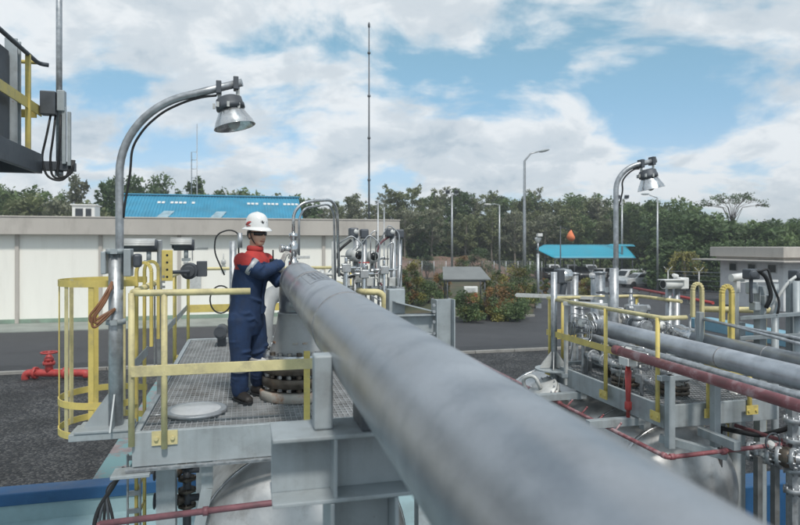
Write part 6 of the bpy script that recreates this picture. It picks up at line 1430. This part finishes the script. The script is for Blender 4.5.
me = fuse(mb, .0065, 3); body = mpart(me, 'body', [m_skin, m_lip], person)
for p in me.polygons:
    c = Vector(p.center)+PO-hc; f, l, u = c.dot(fh), c.dot(lh), c.dot(uh)
    if f > .074 and abs(l) < .026 and -.076 < u < -.058: p.material_index = 1
mb = MB()
for s in (-1, 1): mb.ball(H(.066, .032*s, .005), .013, 10)
part(mb, 'eyes', m_offwhite, body)
mb = MB()
for s in (-1, 1):
    mb.tube([H(.05, .068*s, .055), H(.0, .079*s, .04), H(-.03, .078*s, .0)], [.014, .014, .010], 8)
mb.ball(H(-.05, 0, .0), (.062, .074, .075), 14, rot=Rh); part(mb, 'hair', m_hair, body)
# glasses
mb = MB(); n = 18; vs = []
for i in range(n+1):
    a = R(-72+144*i/n); nar = 1-.35*math.exp(-(a/.12)**2)
    for u in (.020, .020-.033*nar): vs.append(H(.018+.078*math.cos(a), .078*math.sin(a), u))
mb.add(vs, [(2*i, 2*i+1, 2*i+3, 2*i+2) for i in range(n)], True)
gl = part(mb, 'glasses', m_glass, person); md = gl.modifiers.new('t', 'SOLIDIFY'); md.thickness = .006
mb = MB()
for s in (-1, 1): mb.bar(H(.045, .076*s, .014), H(-.03, .082*s, .006), .006, .010, uh)
part(mb, 'temple_arm', m_black, gl)
# helmet
mb = MB(); n = 40; hz = .052; vs = []; fs = []
lev = [(1.0, 0), (1.0, .02), (.985, .05), (.94, .08), (.85, .108), (.70, .130), (.48, .145), (.22, .151), (.02, .152)]
for r_, z in lev:
    for k in range(n):
        a = 2*math.pi*k/n; vs.append(H(-.012+.118*r_*math.cos(a), .100*r_*math.sin(a), hz+z))
for i in range(len(lev)-1):
    for k in range(n): fs.append((i*n+k, i*n+(k+1) % n, (i+1)*n+(k+1) % n, (i+1)*n+k))
fs.append(tuple((len(lev)-1)*n+k for k in range(n))); mb.add(vs, fs, True)
vs = []
for (q, z) in ((1.0, .012), (1.10, .006), (1.30, -.008), (1.315, -.013), (1.30, -.014), (1.0, .002)):
    for k in range(n):
        a = 2*math.pi*k/n; ex = 1+.10*max(0, math.cos(a))**2 if q > 1.05 else 1
        vs.append(H(-.012+.118*q*ex*math.cos(a), .100*q*math.sin(a), hz+z-(.010*max(0, math.cos(a)) if q > 1.2 else 0)))
mb.add(vs, [(i*n+k, i*n+(k+1) % n, (i+1)*n+(k+1) % n, (i+1)*n+k) for i in range(5) for k in range(n)], True)
for off in (-.03, 0, .03): mb.tube([H(-.012+.116*math.cos(q), off, hz+.012+.140*math.sin(q)*(1 if off == 0 else .965)) for q in [R(20+140*j/10) for j in range(11)]], .008 if off == 0 else .006, 8)
he = part(mb, 'helmet', m_helm, person)
# red flash on its side and a small dark mark in front
def hel(a, z, off=.004):
    import bisect
    for i in range(len(lev)-1):
        if lev[i][1] <= z <= lev[i+1][1]:
            t = (z-lev[i][1])/max(1e-6, lev[i+1][1]-lev[i][1]); r_ = lev[i][0]+(lev[i+1][0]-lev[i][0])*t; break
    return H(-.012+(.118*r_+off)*math.cos(a), (.100*r_+off)*math.sin(a), hz+z)
def decal(outline, name, mt, par=he):
    """outline: list of (angle, z0, z1)"""
    mb = MB(); vs = []
    for a, z0, z1 in outline: vs += [hel(R(a), z0), hel(R(a), z1)]
    mb.add(vs, [(2*i, 2*i+1, 2*i+3, 2*i+2) for i in range(len(outline)-1)], True); o = part(mb, name, mt, par); md = o.modifiers.new('t', 'SOLIDIFY'); md.thickness = .0015
decal([(-112, .03, .036), (-106, .026, .046), (-98, .028, .056), (-90, .032, .062), (-82, .042, .066), (-76, .054, .066), (-70, .058, .062)], 'red_flash', m_red)
decal([(-104, .018, .022), (-92, .018, .026), (-80, .020, .030), (-72, .022, .026)], 'red_flash', m_red)
decal([(-16, .058, .074), (-12, .050, .078), (-8, .048, .066), (-5, .054, .060)], 'dark_mark', m_black)
mb = MB()
for s in (-1, 1): mb.tube([H(.0, .098*s, hz), H(.01, .083*s, -.02), H(.03, .066*s, -.075), H(.035, 0, -.122)], .0055, 6, .03)
part(mb, 'chin_strap', m_black, he)
mb = MB(); mb.ball(H(.042, 0, -.112), (.012, .02, .012), 8); part(mb, 'chin_pad', m_black, he)
# gloves: palm, four fingers and a thumb, fused to one skin each
def glove(wr, fdir, palm_n, thumb_side, curl, name='glove', spread=.05, sc=1.0):
    f = Vector(fdir).normalized(); nrm = (Vector(palm_n)-f*Vector(palm_n).dot(f)).normalized(); s_ = f.cross(nrm)*thumb_side   # nrm: the way the palm looks; s_: towards the thumb
    mb = MB()
    limb(mb, [wr-f*.05, wr], [.043*sc, .034*sc]); base = wr
    ring_tube(mb, [(base-f*.005, .030*sc, .020*sc, s_, nrm), (base+f*.03*sc, .040*sc, .021*sc, s_, nrm), (base+f*.075*sc, .044*sc, .018*sc, s_, nrm), (base+f*.095*sc, .042*sc, .014*sc, s_, nrm)], 16)
    for k, (off, ln) in enumerate(((.030, .078), (.011, .088), (-.010, .082), (-.030, .064))):
        p = base+f*.085*sc+s_*off*sc; d = (f+s_*spread*(1.5-k)).normalized(); pts = [p]; an = 0
        for sg, cu in ((.42, .55), (.32, 1.0), (.26, .85)):
            an += curl*cu*(1+.08*k); pts.append(pts[-1]+(d*math.cos(an)+nrm*math.sin(an))*ln*sg*sc)
        mb.tube(pts, [.0125*sc, .0115*sc, .0105*sc, .0085*sc], 9); mb.ball(pts[-1], .0088*sc, 8); mb.ball(pts[1], .012*sc, 8)
    p = base+f*.028*sc+s_*.034*sc; d1 = (f*.55+s_*.75+nrm*.35).normalized(); d2 = (f*.8+s_*.15+nrm*.6).normalized()
    pts = [p, p+d1*.035*sc, p+d1*.035*sc+d2*.03*sc, p+d1*.035*sc+d2*.055*sc+nrm*.004]; mb.tube(pts, [.016*sc, .0145*sc, .0125*sc, .0095*sc], 9); mb.ball(pts[-1], .0098*sc, 8)
    me = fuse(mb, .0045, 2); return mpart(me, name, [m_glove], person)
glove(wrR+V(.015, .005, .012), (.34, .10, .95), (.80, .5, -.28), 1, .95)
glove(wrL+V(.012, .008, -.004), (.93, .30, .05), (.25, -.1, -.95), -1, .42)
# boots
for an_, nm in ((anR, 0), (anL, 1)):
    d = V(.66, -.72, 0).normalized() if nm == 0 else V(.80, -.58, 0).normalized(); s_ = V(-d.y, d.x, 0); g0 = V(an_.x, an_.y, DZ); mb = MB()
    ring_tube(mb, [(g0-d*.085+V(0, 0, .055), .030, .035, s_, UP), (g0-d*.06+V(0, 0, .06), .042, .052, s_, UP), (g0+V(0, 0, .065), .044, .058, s_, UP), (g0+d*.07+V(0, 0, .058), .047, .048, s_, UP), (g0+d*.13+V(0, 0, .047), .050, .038, s_, UP), (g0+d*.18+V(0, 0, .042), .044, .032, s_, UP), (g0+d*.20+V(0, 0, .038), .025, .022, s_, UP)], 16)
    limb(mb, [g0-d*.015+V(0, 0, .06), an_+V(0, 0, .03), an_+V(0, 0, .08)], [.054, .054, .052])
    me = fuse(mb, .008, 4); bo = mpart(me, 'boot', [m_boot], person)
    mb = MB(); out_ = [(-.092, -.025), (-.075, -.042), (0, -.044), (.10, -.05), (.17, -.046), (.205, -.02), (.205, .02), (.17, .046), (.10, .05), (0, .044), (-.075, .042), (-.092, .025)]
    mb.extrude([g0+d*x+s_*y+V(0, 0, .003) for x, y in out_], V(0, 0, .022)); part(mb, 'sole', m_black, bo, .004)

# ================================================================== HAZE
hb_ = MB(); hb_.span(-420, 460, -70, 920, -1.5, 34)
m_haze = bpy.data.materials.new('thin_haze'); m_haze.use_nodes = True; nt = m_haze.node_tree
for n in list(nt.nodes):
    if n.type != 'OUTPUT_MATERIAL': nt.nodes.remove(n)
pv = nt.nodes.new('ShaderNodeVolumePrincipled'); pv.inputs['Color'].default_value = (.90, .95, 1, 1); pv.inputs['Density'].default_value = .0010; pv.inputs['Anisotropy'].default_value = .2
nt.links.new(pv.outputs[0], [n for n in nt.nodes if n.type == 'OUTPUT_MATERIAL'][0].inputs['Volume'])
hz_ = struct(hb_, 'haze', m_haze, 'W', kind='stuff')
